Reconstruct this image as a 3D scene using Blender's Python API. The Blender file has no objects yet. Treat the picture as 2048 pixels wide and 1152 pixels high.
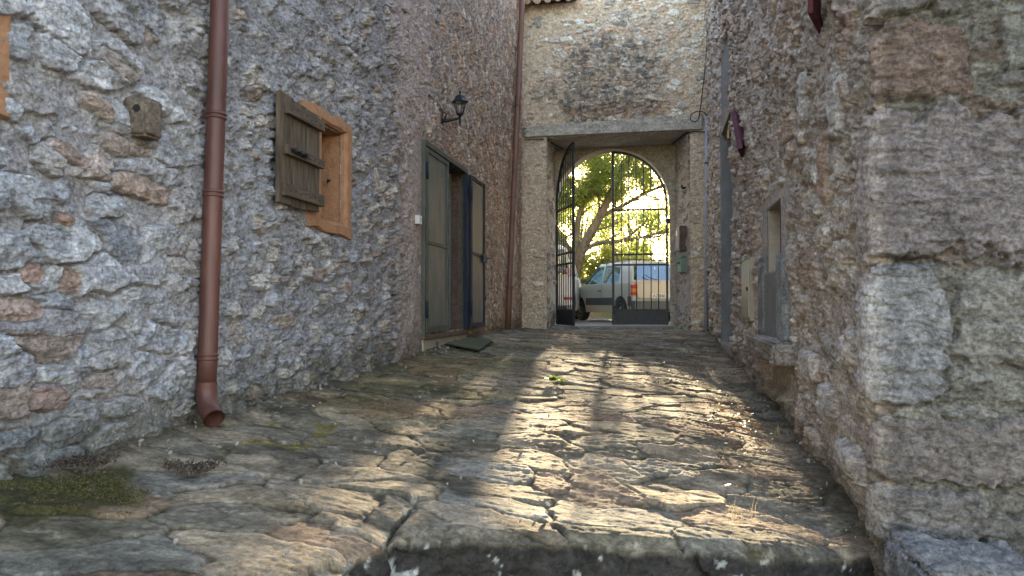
import bpy, bmesh, math, random
import numpy as np
from mathutils import Vector, Matrix, Euler
R = math.radians
C = bpy.context.scene.collection
random.seed(7)

# ------------------------------------------------------------------ camera
cd = bpy.data.cameras.new('camera'); cam = bpy.data.objects.new('camera', cd); C.objects.link(cam)
cam.location = (0, 0, 1.0)
fw = Vector((-0.19665449, 0.98019124, 0.02349784))
cam.rotation_euler = fw.to_track_quat('-Z', 'Y').to_euler()
cd.sensor_width = 36; cd.lens = 25.49; cd.clip_start = .05; cd.clip_end = 2000
cd.dof.use_dof = True; cd.dof.focus_distance = 10.0; cd.dof.aperture_fstop = 6.3
bpy.context.scene.camera = cam

# ------------------------------------------------------------------ light
SUN_EL = 10.3; SUN_AZ = -2.65          # azimuth from +Y towards +X
W = bpy.data.worlds.new('World'); bpy.context.scene.world = W; W.use_nodes = True
wn = W.node_tree; bg = wn.nodes['Background']
sky = wn.nodes.new('ShaderNodeTexSky'); sky.sky_type = 'NISHITA'; sky.sun_disc = False
sky.sun_elevation = R(SUN_EL); sky.sun_rotation = R(SUN_AZ); sky.air_density = 1.0; sky.dust_density = .5; sky.ozone_density = .8
tint = wn.nodes.new('ShaderNodeVectorMath'); tint.operation = 'MULTIPLY'; tint.inputs[1].default_value = (1.12, .97, .93)
wn.links.new(sky.outputs[0], tint.inputs[0]); wn.links.new(tint.outputs[0], bg.inputs[0]); bg.inputs[1].default_value = 0.15
sl = bpy.data.lights.new('sun', 'SUN'); sl.energy = 5.0; sl.angle = R(.55); sl.color = (1, .80, .50)
so = bpy.data.objects.new('sun', sl); C.objects.link(so)
sd = Vector((math.sin(R(SUN_AZ)) * math.cos(R(SUN_EL)), math.cos(R(SUN_AZ)) * math.cos(R(SUN_EL)), math.sin(R(SUN_EL))))
so.rotation_euler = sd.to_track_quat('Z', 'Y').to_euler(); so.location = (0, 40, 20)
vs = bpy.context.scene.view_settings
vs.view_transform = 'Standard'; vs.look = 'None'; vs.exposure = 2.88; vs.gamma = 1

# ------------------------------------------------------------------ numpy noise
def hsh(i, j, s):
    x = (i.astype(np.int64) * 374761393 + j.astype(np.int64) * 668265263 + int(s) * 1274126177) & 0xffffffff
    x = ((x ^ (x >> 13)) * 1274126177) & 0xffffffff
    x = ((x ^ (x >> 16)) * 2246822519) & 0xffffffff
    x = x ^ (x >> 15)
    return (x & 0xffffff) / float(0x1000000)
def vnoise(x, y, s=0):
    i = np.floor(x); j = np.floor(y); fx = x - i; fy = y - j
    fx = fx * fx * fx * (fx * (fx * 6 - 15) + 10); fy = fy * fy * fy * (fy * (fy * 6 - 15) + 10)
    a = hsh(i, j, s); b = hsh(i + 1, j, s); c = hsh(i, j + 1, s); d = hsh(i + 1, j + 1, s)
    return (a + (b - a) * fx) * (1 - fy) + (c + (d - c) * fx) * fy
def fbm(x, y, s=0, o=4, g=.5):
    t = 0; a = 1; n = 0
    for k in range(o):
        t = t + a * (vnoise(x, y, s + k * 17) - .5) * 2; n += a; a *= g
        x, y = x * 1.93 + y * .47 + 3.1, y * 1.93 - x * .47 + 7.7
    return t / n
def ridged(x, y, s=0, o=4):
    t = 0; a = 1; n = 0
    for k in range(o):
        t = t + a * (1 - np.abs(vnoise(x, y, s + k * 13) - .5) * 4); n += a; a *= .55
        x, y = x * 1.9 + y * .5, y * 1.9 - x * .5
    return t / n
def sst(a, b, x):
    t = np.clip((x - a) / (b - a), 0, 1); return t * t * (3 - 2 * t)
def voro(u, v, s=0, jit=.85):
    i = np.floor(u); j = np.floor(v)
    f1 = np.full(u.shape, 9.); f2 = np.full(u.shape, 9.); ci = np.zeros(u.shape); cj = np.zeros(u.shape); du = np.zeros(u.shape); dv = np.zeros(u.shape)
    for a in (-1, 0, 1):
        for b in (-1, 0, 1):
            ii = i + a; jj = j + b
            px = ii + .5 + jit * (hsh(ii, jj, s) - .5); py = jj + .5 + jit * (hsh(ii, jj, s + 5) - .5)
            x = u - px; y = v - py
            d = (np.abs(x) ** 2.4 + np.abs(y) ** 2.4) ** (1 / 2.4)
            m = d < f1
            f2 = np.where(m, f1, np.minimum(f2, d)); f1 = np.where(m, d, f1)
            ci = np.where(m, ii, ci); cj = np.where(m, jj, cj); du = np.where(m, x, du); dv = np.where(m, y, dv)
    return f1, f2, ci, cj, du, dv
def pal(r, cols):
    cols = np.array(cols); k = np.minimum((r * len(cols)).astype(int), len(cols) - 1); return cols[k]
def chips(u, v, seed, su, sv, H, K, warp=.35):
    wu = u + warp * su * fbm(u / su * .9, v / sv * .9, seed + 1, 2); wv = v + warp * sv * fbm(u / su * .9, v / sv * .9, seed + 2, 2)
    f1, f2, ci, cj, du, dv = voro(wu / su, wv / sv, seed, .95)
    return H * (hsh(ci, cj, seed + 3) - .5) + K * ((hsh(ci, cj, seed + 4) - .5) * du + (hsh(ci, cj, seed + 5) - .5) * dv), hsh(ci, cj, seed + 6)
def terrace(n, k, w=.55):
    t = n * k; f = np.floor(t); return (f + sst(w, 1, t - f)) / k
def mix(a, b, t):
    return a * (1 - t[..., None]) + b * t[..., None]

def rubble(u, v, seed, su, sv, cols, mortar, cover, hs=.03, rough=.010, gap=(.03, .16), tilt=.5, rot=0.):
    """height and albedo of one layer of rubble stones in lime mortar. cover: 0 all stones show, 1 all under mortar"""
    wu = u + .35 * su * fbm(u / su * 1.1, v / sv * 1.1, seed + 1, 3); wv = v + .35 * sv * fbm(u / su * 1.1, v / sv * 1.1, seed + 2, 3)
    if rot: wu, wv = wu + rot * wv, wv
    f1, f2, ci, cj, du, dv = voro(wu / su, wv / sv, seed)
    r1 = hsh(ci, cj, seed + 11); r2 = hsh(ci, cj, seed + 12); r3 = hsh(ci, cj, seed + 13); r4 = hsh(ci, cj, seed + 14); r5 = hsh(ci, cj, seed + 15)
    edge = f2 - f1 + .09 * fbm(u * 22, v * 22, seed + 3, 3)
    m = sst(gap[0], gap[1], edge)
    shown = sst(-.05, .05, r1 - cover + .35 * fbm(u * 9, v * 9, seed + 4, 3))
    m = m * shown
    st = hs * (.35 + .9 * r2) + hs * tilt * ((r3 - .5) * du + (r4 - .5) * dv) * 2.2 + hs * .35 * (1 - f1)
    st = terrace(st, 1 / (hs * .35)) * .5 + st * .5
    strat = fbm(u * 9, v * 38, seed + 6, 4) * rough * .9 + ridged(u * 14, v * 20, seed + 7, 4) * rough * .8
    mo = (fbm(u * 8, v * 8, seed + 8, 5, .6)) * rough * 1.3
    h = m * (st + strat) + (1 - m) * mo
    c = pal(r5, cols) * (1 + .28 * fbm(u * 14, v * 22, seed + 9, 4, .6))[..., None] * (.82 + .36 * r2)[..., None]
    mc = np.array(mortar) * (1 + .22 * fbm(u * 20, v * 20, seed + 10, 4, .7))[..., None]
    return h, mix(mc, c, m), m
def stone(h, c, u, v, cu, cv, hu, hv, ang, hh, col, seed, p=3.2, tx=0., ty=0., gd=.02):
    a = R(ang); x = u - cu; y = v - cv
    x = x + .42 * min(hu, hv) * fbm(u * 9, v * 9, seed, 4, .65); y = y + .42 * min(hu, hv) * fbm(u * 9, v * 9, seed + 50, 4, .65)
    xr = (x * math.cos(a) + y * math.sin(a)) / hu; yr = (-x * math.sin(a) + y * math.cos(a)) / hv
    q = (np.abs(xr) ** p + np.abs(yr) ** p) ** (1 / p)
    m = sst(1.03, .93, q); gr = sst(1.0, 1.03, q) * sst(1.2, 1.06, q)
    hh = hh * .95; cp, _ = chips(u, v, seed + 21, .11, .035, .012, .016)
    st = hh * (1 + tx * xr + ty * yr) + cp * .8 + .008 * ridged(u * 11, v * 17, seed + 3, 5) + .004 * fbm(u * 30, v * 50, seed + 5, 3) + .01 * (1 - q * q) * m
    h = h * (1 - m) + st * m - gd * gr
    cc = np.array(col) * (1 + .22 * fbm(u * 12, v * 20, seed + 9, 4, .6))[..., None]
    return h, mix(c, cc, m)

# ------------------------------------------------------------------ materials
MATS = {}
def nt(name):
    m = bpy.data.materials.new(name); m.use_nodes = True; t = m.node_tree; b = t.nodes['Principled BSDF']; return m, t, b
def stonemat(name, rough=.9, fine=70, bump=.006, spec=.25, lo=.46, hi=1.62, cst=(1, .6, 1.6)):
    m, t, b = nt(name); N = t.nodes; L = t.links
    at = N.new('ShaderNodeAttribute'); at.attribute_name = 'albedo'
    tc = N.new('ShaderNodeTexCoord')
    n1 = N.new('ShaderNodeTexNoise'); n1.inputs['Scale'].default_value = fine; n1.inputs['Detail'].default_value = 8; n1.inputs['Roughness'].default_value = .7
    n2 = N.new('ShaderNodeTexNoise'); n2.inputs['Scale'].default_value = fine * 3.3; n2.inputs['Detail'].default_value = 5; n2.inputs['Roughness'].default_value = .7
    n3 = N.new('ShaderNodeTexNoise'); n3.inputs['Scale'].default_value = fine * .3; n3.inputs['Detail'].default_value = 6; n3.inputs['Roughness'].default_value = .65
    for n in (n1, n2, n3): L.new(tc.outputs['Object'], n.inputs['Vector'])
    mr = N.new('ShaderNodeMapRange'); mr.inputs[1].default_value = .3; mr.inputs[2].default_value = .7; mr.inputs[3].default_value = lo; mr.inputs[4].default_value = hi
    L.new(n1.outputs['Fac'], mr.inputs[0])
    mr2 = N.new('ShaderNodeMapRange'); mr2.inputs[1].default_value = .3; mr2.inputs[2].default_value = .7; mr2.inputs[3].default_value = .70; mr2.inputs[4].default_value = 1.30
    L.new(n3.outputs['Fac'], mr2.inputs[0])
    mm = N.new('ShaderNodeMath'); mm.operation = 'MULTIPLY'; L.new(mr.outputs[0], mm.inputs[0]); L.new(mr2.outputs[0], mm.inputs[1])
    def crack(sc, wd):
        n4 = N.new('ShaderNodeTexNoise'); n4.inputs['Scale'].default_value = sc; n4.inputs['Detail'].default_value = 5; n4.inputs['Roughness'].default_value = .62; n4.inputs['Distortion'].default_value = .6
        mp_ = N.new('ShaderNodeMapping'); mp_.inputs['Scale'].default_value = cst; L.new(tc.outputs['Object'], mp_.inputs[0]); L.new(mp_.outputs[0], n4.inputs['Vector'])
        s1 = N.new('ShaderNodeMath'); s1.operation = 'SUBTRACT'; s1.inputs[1].default_value = .5; L.new(n4.outputs['Fac'], s1.inputs[0])
        s2 = N.new('ShaderNodeMath'); s2.operation = 'ABSOLUTE'; L.new(s1.outputs[0], s2.inputs[0])
        s3 = N.new('ShaderNodeMapRange'); s3.inputs[1].default_value = 0; s3.inputs[2].default_value = wd; L.new(s2.outputs[0], s3.inputs[0]); return s3
    ca = crack(5, .016); cb = crack(13, .016)
    cm = N.new('ShaderNodeMath'); cm.operation = 'MULTIPLY'; L.new(ca.outputs[0], cm.inputs[0]); L.new(cb.outputs[0], cm.inputs[1])
    cl = N.new('ShaderNodeMapRange'); cl.inputs[3].default_value = .74; cl.inputs[4].default_value = 1.04; L.new(cm.outputs[0], cl.inputs[0])  # cracks also darkened in colour, to mimic shading contrast
    mq = N.new('ShaderNodeMath'); mq.operation = 'MULTIPLY'; L.new(mm.outputs[0], mq.inputs[0]); L.new(cl.outputs[0], mq.inputs[1]); mm = mq
    vm = N.new('ShaderNodeVectorMath'); vm.operation = 'SCALE'; L.new(at.outputs['Color'], vm.inputs[0]); L.new(mm.outputs[0], vm.inputs['Scale'])
    L.new(vm.outputs[0], b.inputs['Base Color'])
    b.inputs['Roughness'].default_value = rough; b.inputs['Specular IOR Level'].default_value = spec
    ad = N.new('ShaderNodeMath'); ad.operation = 'MULTIPLY_ADD'; ad.inputs[1].default_value = .35; L.new(n2.outputs['Fac'], ad.inputs[0]); L.new(n1.outputs['Fac'], ad.inputs[2])
    ae = N.new('ShaderNodeMath'); ae.operation = 'MULTIPLY_ADD'; ae.inputs[1].default_value = .22; L.new(cm.outputs[0], ae.inputs[0]); L.new(ad.outputs[0], ae.inputs[2])
    af = N.new('ShaderNodeMath'); af.operation = 'MULTIPLY_ADD'; af.inputs[1].default_value = 1.2; L.new(n3.outputs['Fac'], af.inputs[0]); L.new(ae.outputs[0], af.inputs[2])
    bp = N.new('ShaderNodeBump'); bp.inputs['Distance'].default_value = bump; bp.inputs['Strength'].default_value = 1.0
    L.new(af.outputs[0], bp.inputs['Height']); L.new(bp.outputs[0], b.inputs['Normal'])
    MATS[name] = m; return m
def mat(name, col, rough=.7, metal=0., var=.15, scale=8., bump=0., bscale=60., stretch=(1, 1, 1), col2=None, spec=.5, trans=0, alpha=1):
    m, t, b = nt(name); N = t.nodes; L = t.links
    tc = N.new('ShaderNodeTexCoord'); mp = N.new('ShaderNodeMapping'); mp.inputs['Scale'].default_value = stretch
    L.new(tc.outputs['Object'], mp.inputs[0])
    n = N.new('ShaderNodeTexNoise'); n.inputs['Scale'].default_value = scale; n.inputs['Detail'].default_value = 7; n.inputs['Roughness'].default_value = .65
    L.new(mp.outputs[0], n.inputs['Vector'])
    cr = N.new('ShaderNodeValToRGB'); cr.color_ramp.elements[0].position = .32; cr.color_ramp.elements[1].position = .68
    c2 = col2 or [x * (1 + var) for x in col]; c1 = [x * (1 - var) for x in col] if not col2 else col
    cr.color_ramp.elements[0].color = (*c1, 1); cr.color_ramp.elements[1].color = (*c2, 1)
    L.new(n.outputs['Fac'], cr.inputs[0]); L.new(cr.outputs[0], b.inputs['Base Color'])
    b.inputs['Roughness'].default_value = rough; b.inputs['Metallic'].default_value = metal; b.inputs['Specular IOR Level'].default_value = spec
    if trans: b.inputs['Transmission Weight'].default_value = trans
    if bump:
        n2 = N.new('ShaderNodeTexNoise'); n2.inputs['Scale'].default_value = bscale; n2.inputs['Detail'].default_value = 6; L.new(mp.outputs[0], n2.inputs['Vector'])
        bp = N.new('ShaderNodeBump'); bp.inputs['Distance'].default_value = bump; L.new(n2.outputs['Fac'], bp.inputs['Height']); L.new(bp.outputs[0], b.inputs['Normal'])
    MATS[name] = m; return m
def leafmat(name, c1, c2, tc1, tc2, trw=.6):
    m, t, b = nt(name); N = t.nodes; L = t.links
    g = N.new('ShaderNodeNewGeometry'); cr = N.new('ShaderNodeValToRGB'); cr.color_ramp.elements[0].color = (*c1, 1); cr.color_ramp.elements[1].color = (*c2, 1)
    cr2 = N.new('ShaderNodeValToRGB'); cr2.color_ramp.elements[0].color = (*tc1, 1); cr2.color_ramp.elements[1].color = (*tc2, 1)
    L.new(g.outputs['Random Per Island'], cr.inputs[0]); L.new(g.outputs['Random Per Island'], cr2.inputs[0])
    L.new(cr.outputs[0], b.inputs['Base Color']); b.inputs['Roughness'].default_value = .5
    tr = N.new('ShaderNodeBsdfTranslucent'); L.new(cr2.outputs[0], tr.inputs[0])
    mx = N.new('ShaderNodeMixShader'); mx.inputs[0].default_value = trw
    L.new(b.outputs[0], mx.inputs[1]); L.new(tr.outputs[0], mx.inputs[2]); L.new(mx.outputs[0], N['Material Output'].inputs[0])
    MATS[name] = m; return m
stonemat('wall stone', .92, 52, .012)
stonemat('paving stone', .88, 42, .006, .22, .52, 1.55, cst=(.7, 1.2, 1))
stonemat('rock', .85, 50, .012)
mat('orange plaster', (.32, .155, .08), .95, col2=(.46, .245, .13), scale=12, bump=.009, bscale=45)
mat('rust brown pipe', (.075, .03, .024), .5, col2=(.15, .062, .048), scale=9, stretch=(1, 1, .18), metal=.15, bump=.0012, bscale=60)
mat('copper pipe', (.12, .055, .035), .5, col2=(.21, .10, .065), scale=7, stretch=(1, 1, .2), bump=.001)
mat('dark blue grey panel', (.035, .045, .052), .6, col2=(.075, .09, .098), scale=3.5, stretch=(2, 2, .5))
mat('old wood', (.035, .024, .017), .85, col2=(.17, .125, .085), scale=7, stretch=(4, 4, .5), bump=.004, bscale=25)
mat('batten wood', (.05, .033, .022), .85, col2=(.14, .10, .07), scale=9, stretch=(4, .5, 4), bump=.003, bscale=30)
mat('dark iron', (.022, .024, .028), .5, var=.3, scale=20, metal=.5, bump=.001)
mat('gate iron', (.035, .038, .043), .5, var=.25, scale=14, metal=.4, bump=.001)
mat('blue black steel', (.016, .022, .038), .7, var=.2, scale=10, spec=.25)
mat('grey green panel', (.07, .085, .08), .6, col2=(.14, .155, .145), scale=3.5, stretch=(2, 2, .5), metal=.0, bump=.001, bscale=30)
mat('frame steel', (.09, .095, .08), .7, var=.25, scale=8, metal=.3)
mat('brick', (.09, .055, .042), .95, col2=(.17, .12, .095), scale=14, bump=.006, bscale=50)
mat('concrete', (.22, .195, .16), .9, col2=(.36, .32, .26), scale=4, stretch=(1, 1, 2.5), bump=.02, bscale=16)
mat('grey plaster', (.24, .22, .195), .92, col2=(.36, .33, .30), scale=9, bump=.014, bscale=30)
mat('smooth grey jamb', (.20, .195, .19), .8, var=.2, scale=5, bump=.003, bscale=35)
mat('tan plaster', (.40, .34, .27), .92, var=.16, scale=6, bump=.008, bscale=28)
mat('white plastic', (.62, .62, .6), .4, var=.03)
mat('grey plastic', (.36, .38, .43), .45, var=.08)
mat('black cable', (.02, .02, .02), .6)
mat('maroon paint', (.095, .026, .034), .8, var=.3, scale=12, bump=.001, spec=.2)
mat('cream enamel', (.58, .52, .36), .22, var=.08, metal=.1)
mat('brass', (.30, .21, .08), .5, metal=.6)
mat('rusty brown box', (.06, .035, .028), .6, col2=(.15, .10, .085), scale=6, metal=.2)
mat('green box', (.13, .20, .15), .55, col2=(.19, .27, .21), scale=8, metal=.2)
mat('roof tile', (.26, .16, .10), .9, col2=(.34, .26, .18), scale=9, bump=.004)
mat('doormat green', (.055, .07, .035), .95, col2=(.09, .10, .05), scale=30, bump=.006, bscale=200)
mat('black rubber', (.02, .02, .02), .7)
mat('dark inside', (.02, .018, .016), .9)
mat('bark', (.10, .075, .05), .95, col2=(.20, .16, .11), scale=7, bump=.05, bscale=9, stretch=(1, 1, .4))
mat('asphalt', (.13, .125, .12), .9, var=.2, scale=30, bump=.006, bscale=80)
mat('field', (.07, .085, .03), .95, col2=(.15, .13, .06), scale=.8, bump=.03, bscale=6)
mat('car sage paint', (.36, .38, .34), .3, var=.03, scale=2, spec=.6)
mat('car beige paint', (.42, .38, .29), .35, var=.04, scale=2)
mat('car white paint', (.66, .65, .64), .28, var=.02, scale=2)
mat('car cladding', (.07, .075, .075), .65, var=.1)
mat('tyre', (.02, .02, .02), .8, var=.2)
mat('rim', (.22, .22, .22), .4, metal=.6)
mat('red lamp', (.35, .035, .025), .2, var=.05)
mat('clear red lamp', (.4, .12, .12), .15, col2=(.6, .48, .48), scale=22)
mat('orange lamp', (.5, .17, .04), .2, var=.05)
mat('plate white', (.6, .6, .56), .5, var=.03)
mat('plate black', (.02, .02, .02), .5)
mat('blue sticker', (.05, .15, .4), .4)
mat('seat cloth', (.05, .055, .07), .9)
def glassmat(name, tint, a):
    m, t, b = nt(name); N = t.nodes; L = t.links
    tr = N.new('ShaderNodeBsdfTransparent'); tr.inputs[0].default_value = (*tint, 1)
    gl = N.new('ShaderNodeBsdfGlossy'); gl.inputs['Roughness'].default_value = .03; gl.inputs[0].default_value = (.9, .95, 1, 1)
    mx = N.new('ShaderNodeMixShader'); mx.inputs[0].default_value = a
    L.new(tr.outputs[0], mx.inputs[1]); L.new(gl.outputs[0], mx.inputs[2]); L.new(mx.outputs[0], N['Material Output'].inputs[0]); MATS[name] = m
glassmat('car glass', (.72, .80, .78), .14)
glassmat('tinted glass', (.42, .52, .60), .22)
glassmat('lamp glass', (.8, .8, .72), .2)
leafmat('tree leaf', (.05, .075, .012), (.12, .14, .03), (.30, .38, .07), (.58, .62, .20))
leafmat('shrub leaf', (.05, .07, .015), (.10, .12, .03), (.30, .36, .05), (.55, .55, .12))
leafmat('dry leaf', (.07, .035, .015), (.20, .10, .04), (.2, .08, .02), (.4, .2, .06), .25)
leafmat('weed leaf', (.05, .10, .015), (.10, .16, .02), (.2, .35, .04), (.4, .5, .08), .4)
leafmat('straw', (.30, .24, .13), (.42, .36, .22), (.3, .25, .12), (.4, .32, .18), .3)
leafmat('moss leaf', (.05, .05, .012), (.16, .135, .03), (.1, .12, .02), (.2, .19, .03), .15)
leafmat('brown moss', (.05, .035, .02), (.11, .075, .05), (.05, .03, .02), (.1, .06, .04), .1)

# ------------------------------------------------------------------ object helpers
def tag(o, label=None, cat=None, group=None, kind=None):
    if label: o['label'] = label
    if cat: o['category'] = cat
    if group: o['group'] = group
    if kind: o['kind'] = kind
    return o
def empty(name, loc, label, cat, group=None):
    o = bpy.data.objects.new(name, None); o.location = loc; o.empty_display_size = .1; C.objects.link(o); tag(o, label, cat, group); return o
def link(name, me, parent=None, loc=None):
    """mesh data are given in world coordinates; parents are unrotated empties or meshes at the origin"""
    o = bpy.data.objects.new(name, me); C.objects.link(o)
    if parent is not None:
        o.parent = parent; b = Vector((0, 0, 0)); p = parent
        while p is not None: b += Vector(p.location); p = p.parent
        o.location = -b
    if loc is not None: o.location = loc
    return o
def grid(name, P, col, material, parent=None, keep=None, flip=False):
    nr, nc = P.shape[:2]; me = bpy.data.meshes.new(name)
    me.vertices.add(nr * nc); me.vertices.foreach_set('co', P.reshape(-1).astype(np.float32))
    idx = np.arange(nr * nc).reshape(nr, nc)
    q = np.stack([idx[:-1, :-1], idx[:-1, 1:], idx[1:, 1:], idx[1:, :-1]], -1)
    if flip: q = q[..., ::-1]
    q = q.reshape(-1, 4)
    if keep is not None: q = q[keep.reshape(-1)]
    n = len(q); me.loops.add(n * 4); me.loops.foreach_set('vertex_index', q.reshape(-1).astype(np.int32))
    me.polygons.add(n); me.polygons.foreach_set('loop_start', (np.arange(n) * 4).astype(np.int32))
    me.polygons.foreach_set('use_smooth', np.ones(n, bool))
    me.update(calc_edges=True)
    a = me.attributes.new('albedo', 'FLOAT_COLOR', 'POINT')
    cc = np.ones((nr * nc, 4), np.float32); cc[:, :3] = np.clip(col.reshape(-1, 3), .01, .8); a.data.foreach_set('color', cc.reshape(-1))
    me.materials.append(MATS[material]); return link(name, me, parent)
def fmesh(name, V, F, material, parent=None, smooth=False):
    me = bpy.data.meshes.new(name); V = np.asarray(V, np.float32); F = np.asarray(F, np.int32); k = F.shape[1]; n = len(F)
    me.vertices.add(len(V)); me.vertices.foreach_set('co', V.reshape(-1)); me.loops.add(n * k); me.loops.foreach_set('vertex_index', F.reshape(-1))
    me.polygons.add(n); me.polygons.foreach_set('loop_start', (np.arange(n) * k).astype(np.int32))
    if smooth: me.polygons.foreach_set('use_smooth', np.ones(n, bool))
    me.update(calc_edges=True); me.materials.append(MATS[material]); return link(name, me, parent)
class B:
    def __init__(s): s.bm = bmesh.new()
    def hexa(s, p, bev=0.):
        v = [s.bm.verts.new(x) for x in p]
        fs = [s.bm.faces.new([v[i] for i in f]) for f in ((0, 3, 2, 1), (4, 5, 6, 7), (0, 1, 5, 4), (1, 2, 6, 5), (2, 3, 7, 6), (3, 0, 4, 7))]
        if bev:
            es = list({e for f in fs for e in f.edges}); bmesh.ops.bevel(s.bm, geom=es, offset=bev, segments=2, affect='EDGES', profile=.6)
        return s
    def box(s, a, b, bev=0.):
        x0, y0, z0 = a; x1, y1, z1 = b
        return s.hexa([(x0, y0, z0), (x1, y0, z0), (x1, y1, z0), (x0, y1, z0), (x0, y0, z1), (x1, y0, z1), (x1, y1, z1), (x0, y1, z1)], bev)
    def tube(s, pts, rad, seg=12, cap=True, ref=None):
        pts = [Vector(p) for p in pts]; rs = rad if isinstance(rad, (list, tuple)) else [rad] * len(pts); rings = []
        prev = None
        for i, p in enumerate(pts):
            d = (pts[min(i + 1, len(pts) - 1)] - pts[max(i - 1, 0)]).normalized()
            if prev is None:
                u = Vector((0, 0, 1)) if abs(d.z) < .9 else Vector((1, 0, 0))
                a = d.cross(u).normalized()
            else: a = (prev - d * prev.dot(d)).normalized()
            prev = a; b = d.cross(a)
            rings.append([s.bm.verts.new(p + (a * math.cos(2 * math.pi * k / seg) + b * math.sin(2 * math.pi * k / seg)) * rs[i]) for k in range(seg)])
        for q, r in zip(rings, rings[1:]):
            for k in range(seg):
                f = s.bm.faces.new([q[k], q[(k + 1) % seg], r[(k + 1) % seg], r[k]]); f.smooth = seg > 6
        if cap:
            s.bm.faces.new(rings[0][::-1]); s.bm.faces.new(rings[-1])
        return s
    def lathe(s, c, prof, seg=16, axis='Z'):
        rings = []
        for r, h in prof:
            ring = []
            for k in range(seg):
                a = 2 * math.pi * k / seg; x, y = r * math.cos(a), r * math.sin(a)
                p = {'Z': (x, y, h), 'Y': (x, h, y), 'X': (h, x, y)}[axis]
                ring.append(s.bm.verts.new((c[0] + p[0], c[1] + p[1], c[2] + p[2])))
            rings.append(ring)
        for q, r in zip(rings, rings[1:]):
            for k in range(seg):
                f = s.bm.faces.new([q[k], q[(k + 1) % seg], r[(k + 1) % seg], r[k]]); f.smooth = seg > 6
        s.bm.faces.new(rings[0][::-1]); s.bm.faces.new(rings[-1]); return s
    def prism(s, poly, y0, y1, bev=0., plane='XZ'):
        mk = {'XZ': lambda a, b, t: (a, t, b), 'YZ': lambda a, b, t: (t, a, b), 'XY': lambda a, b, t: (a, b, t)}[plane]
        v0 = [s.bm.verts.new(mk(a, b, y0)) for a, b in poly]; v1 = [s.bm.verts.new(mk(a, b, y1)) for a, b in poly]
        n = len(poly); fs = [s.bm.faces.new(v0), s.bm.faces.new(v1[::-1])]
        fs += [s.bm.faces.new([v0[i], v1[i], v1[(i + 1) % n], v0[(i + 1) % n]]) for i in range(n)]
        if bev:
            es = list({e for f in fs[:2] for e in f.edges}); bmesh.ops.bevel(s.bm, geom=es, offset=bev, segments=2, affect='EDGES', profile=.6)
        return s
    def done(s, name, material, parent=None, xf=None):
        bmesh.ops.recalc_face_normals(s.bm, faces=s.bm.faces[:])
        if xf is not None: s.bm.transform(xf)
        me = bpy.data.meshes.new(name); s.bm.to_mesh(me); s.bm.free(); me.materials.append(MATS[material]); return link(name, me, parent)
def rough_block(name, a, b, material, parent=None, amp=.008, n=14, seed=1, col=(.3, .28, .25)):
    """box with worn faces: subdivided and displaced along its normals"""
    bm = bmesh.new(); bmesh.ops.create_cube(bm, size=1)
    bmesh.ops.bevel(bm, geom=bm.edges[:], offset=.06, segments=2, affect='EDGES')
    bmesh.ops.subdivide_edges(bm, edges=bm.edges[:], cuts=n, use_grid_fill=True)
    sz = np.array(b) - np.array(a); ct = (np.array(a) + np.array(b)) / 2
    co = np.array([v.co[:] for v in bm.verts]) * sz + ct; bm.normal_update(); no = np.array([v.normal[:] for v in bm.verts])
    u = co[:, 0] + co[:, 1] * .7; v = co[:, 2] + co[:, 1] * .5
    h = amp * (fbm(u * 8, v * 8, seed, 5) + .6 * ridged(u * 20, v * 26, seed + 3, 4))
    co = co + no * h[:, None]
    for vv, p in zip(bm.verts, co): vv.co = p
    for f in bm.faces: f.smooth = True
    me = bpy.data.meshes.new(name); bm.to_mesh(me); bm.free()
    c = np.ones((len(co), 4), np.float32); c[:, :3] = np.clip(np.array(col) * (1 + .3 * fbm(u * 6, v * 9, seed + 7, 4))[:, None], .02, .8)
    at = me.attributes.new('albedo', 'FLOAT_COLOR', 'POINT'); at.data.foreach_set('color', c.reshape(-1))
    me.materials.append(MATS[material]); return link(name, me, parent)

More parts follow.
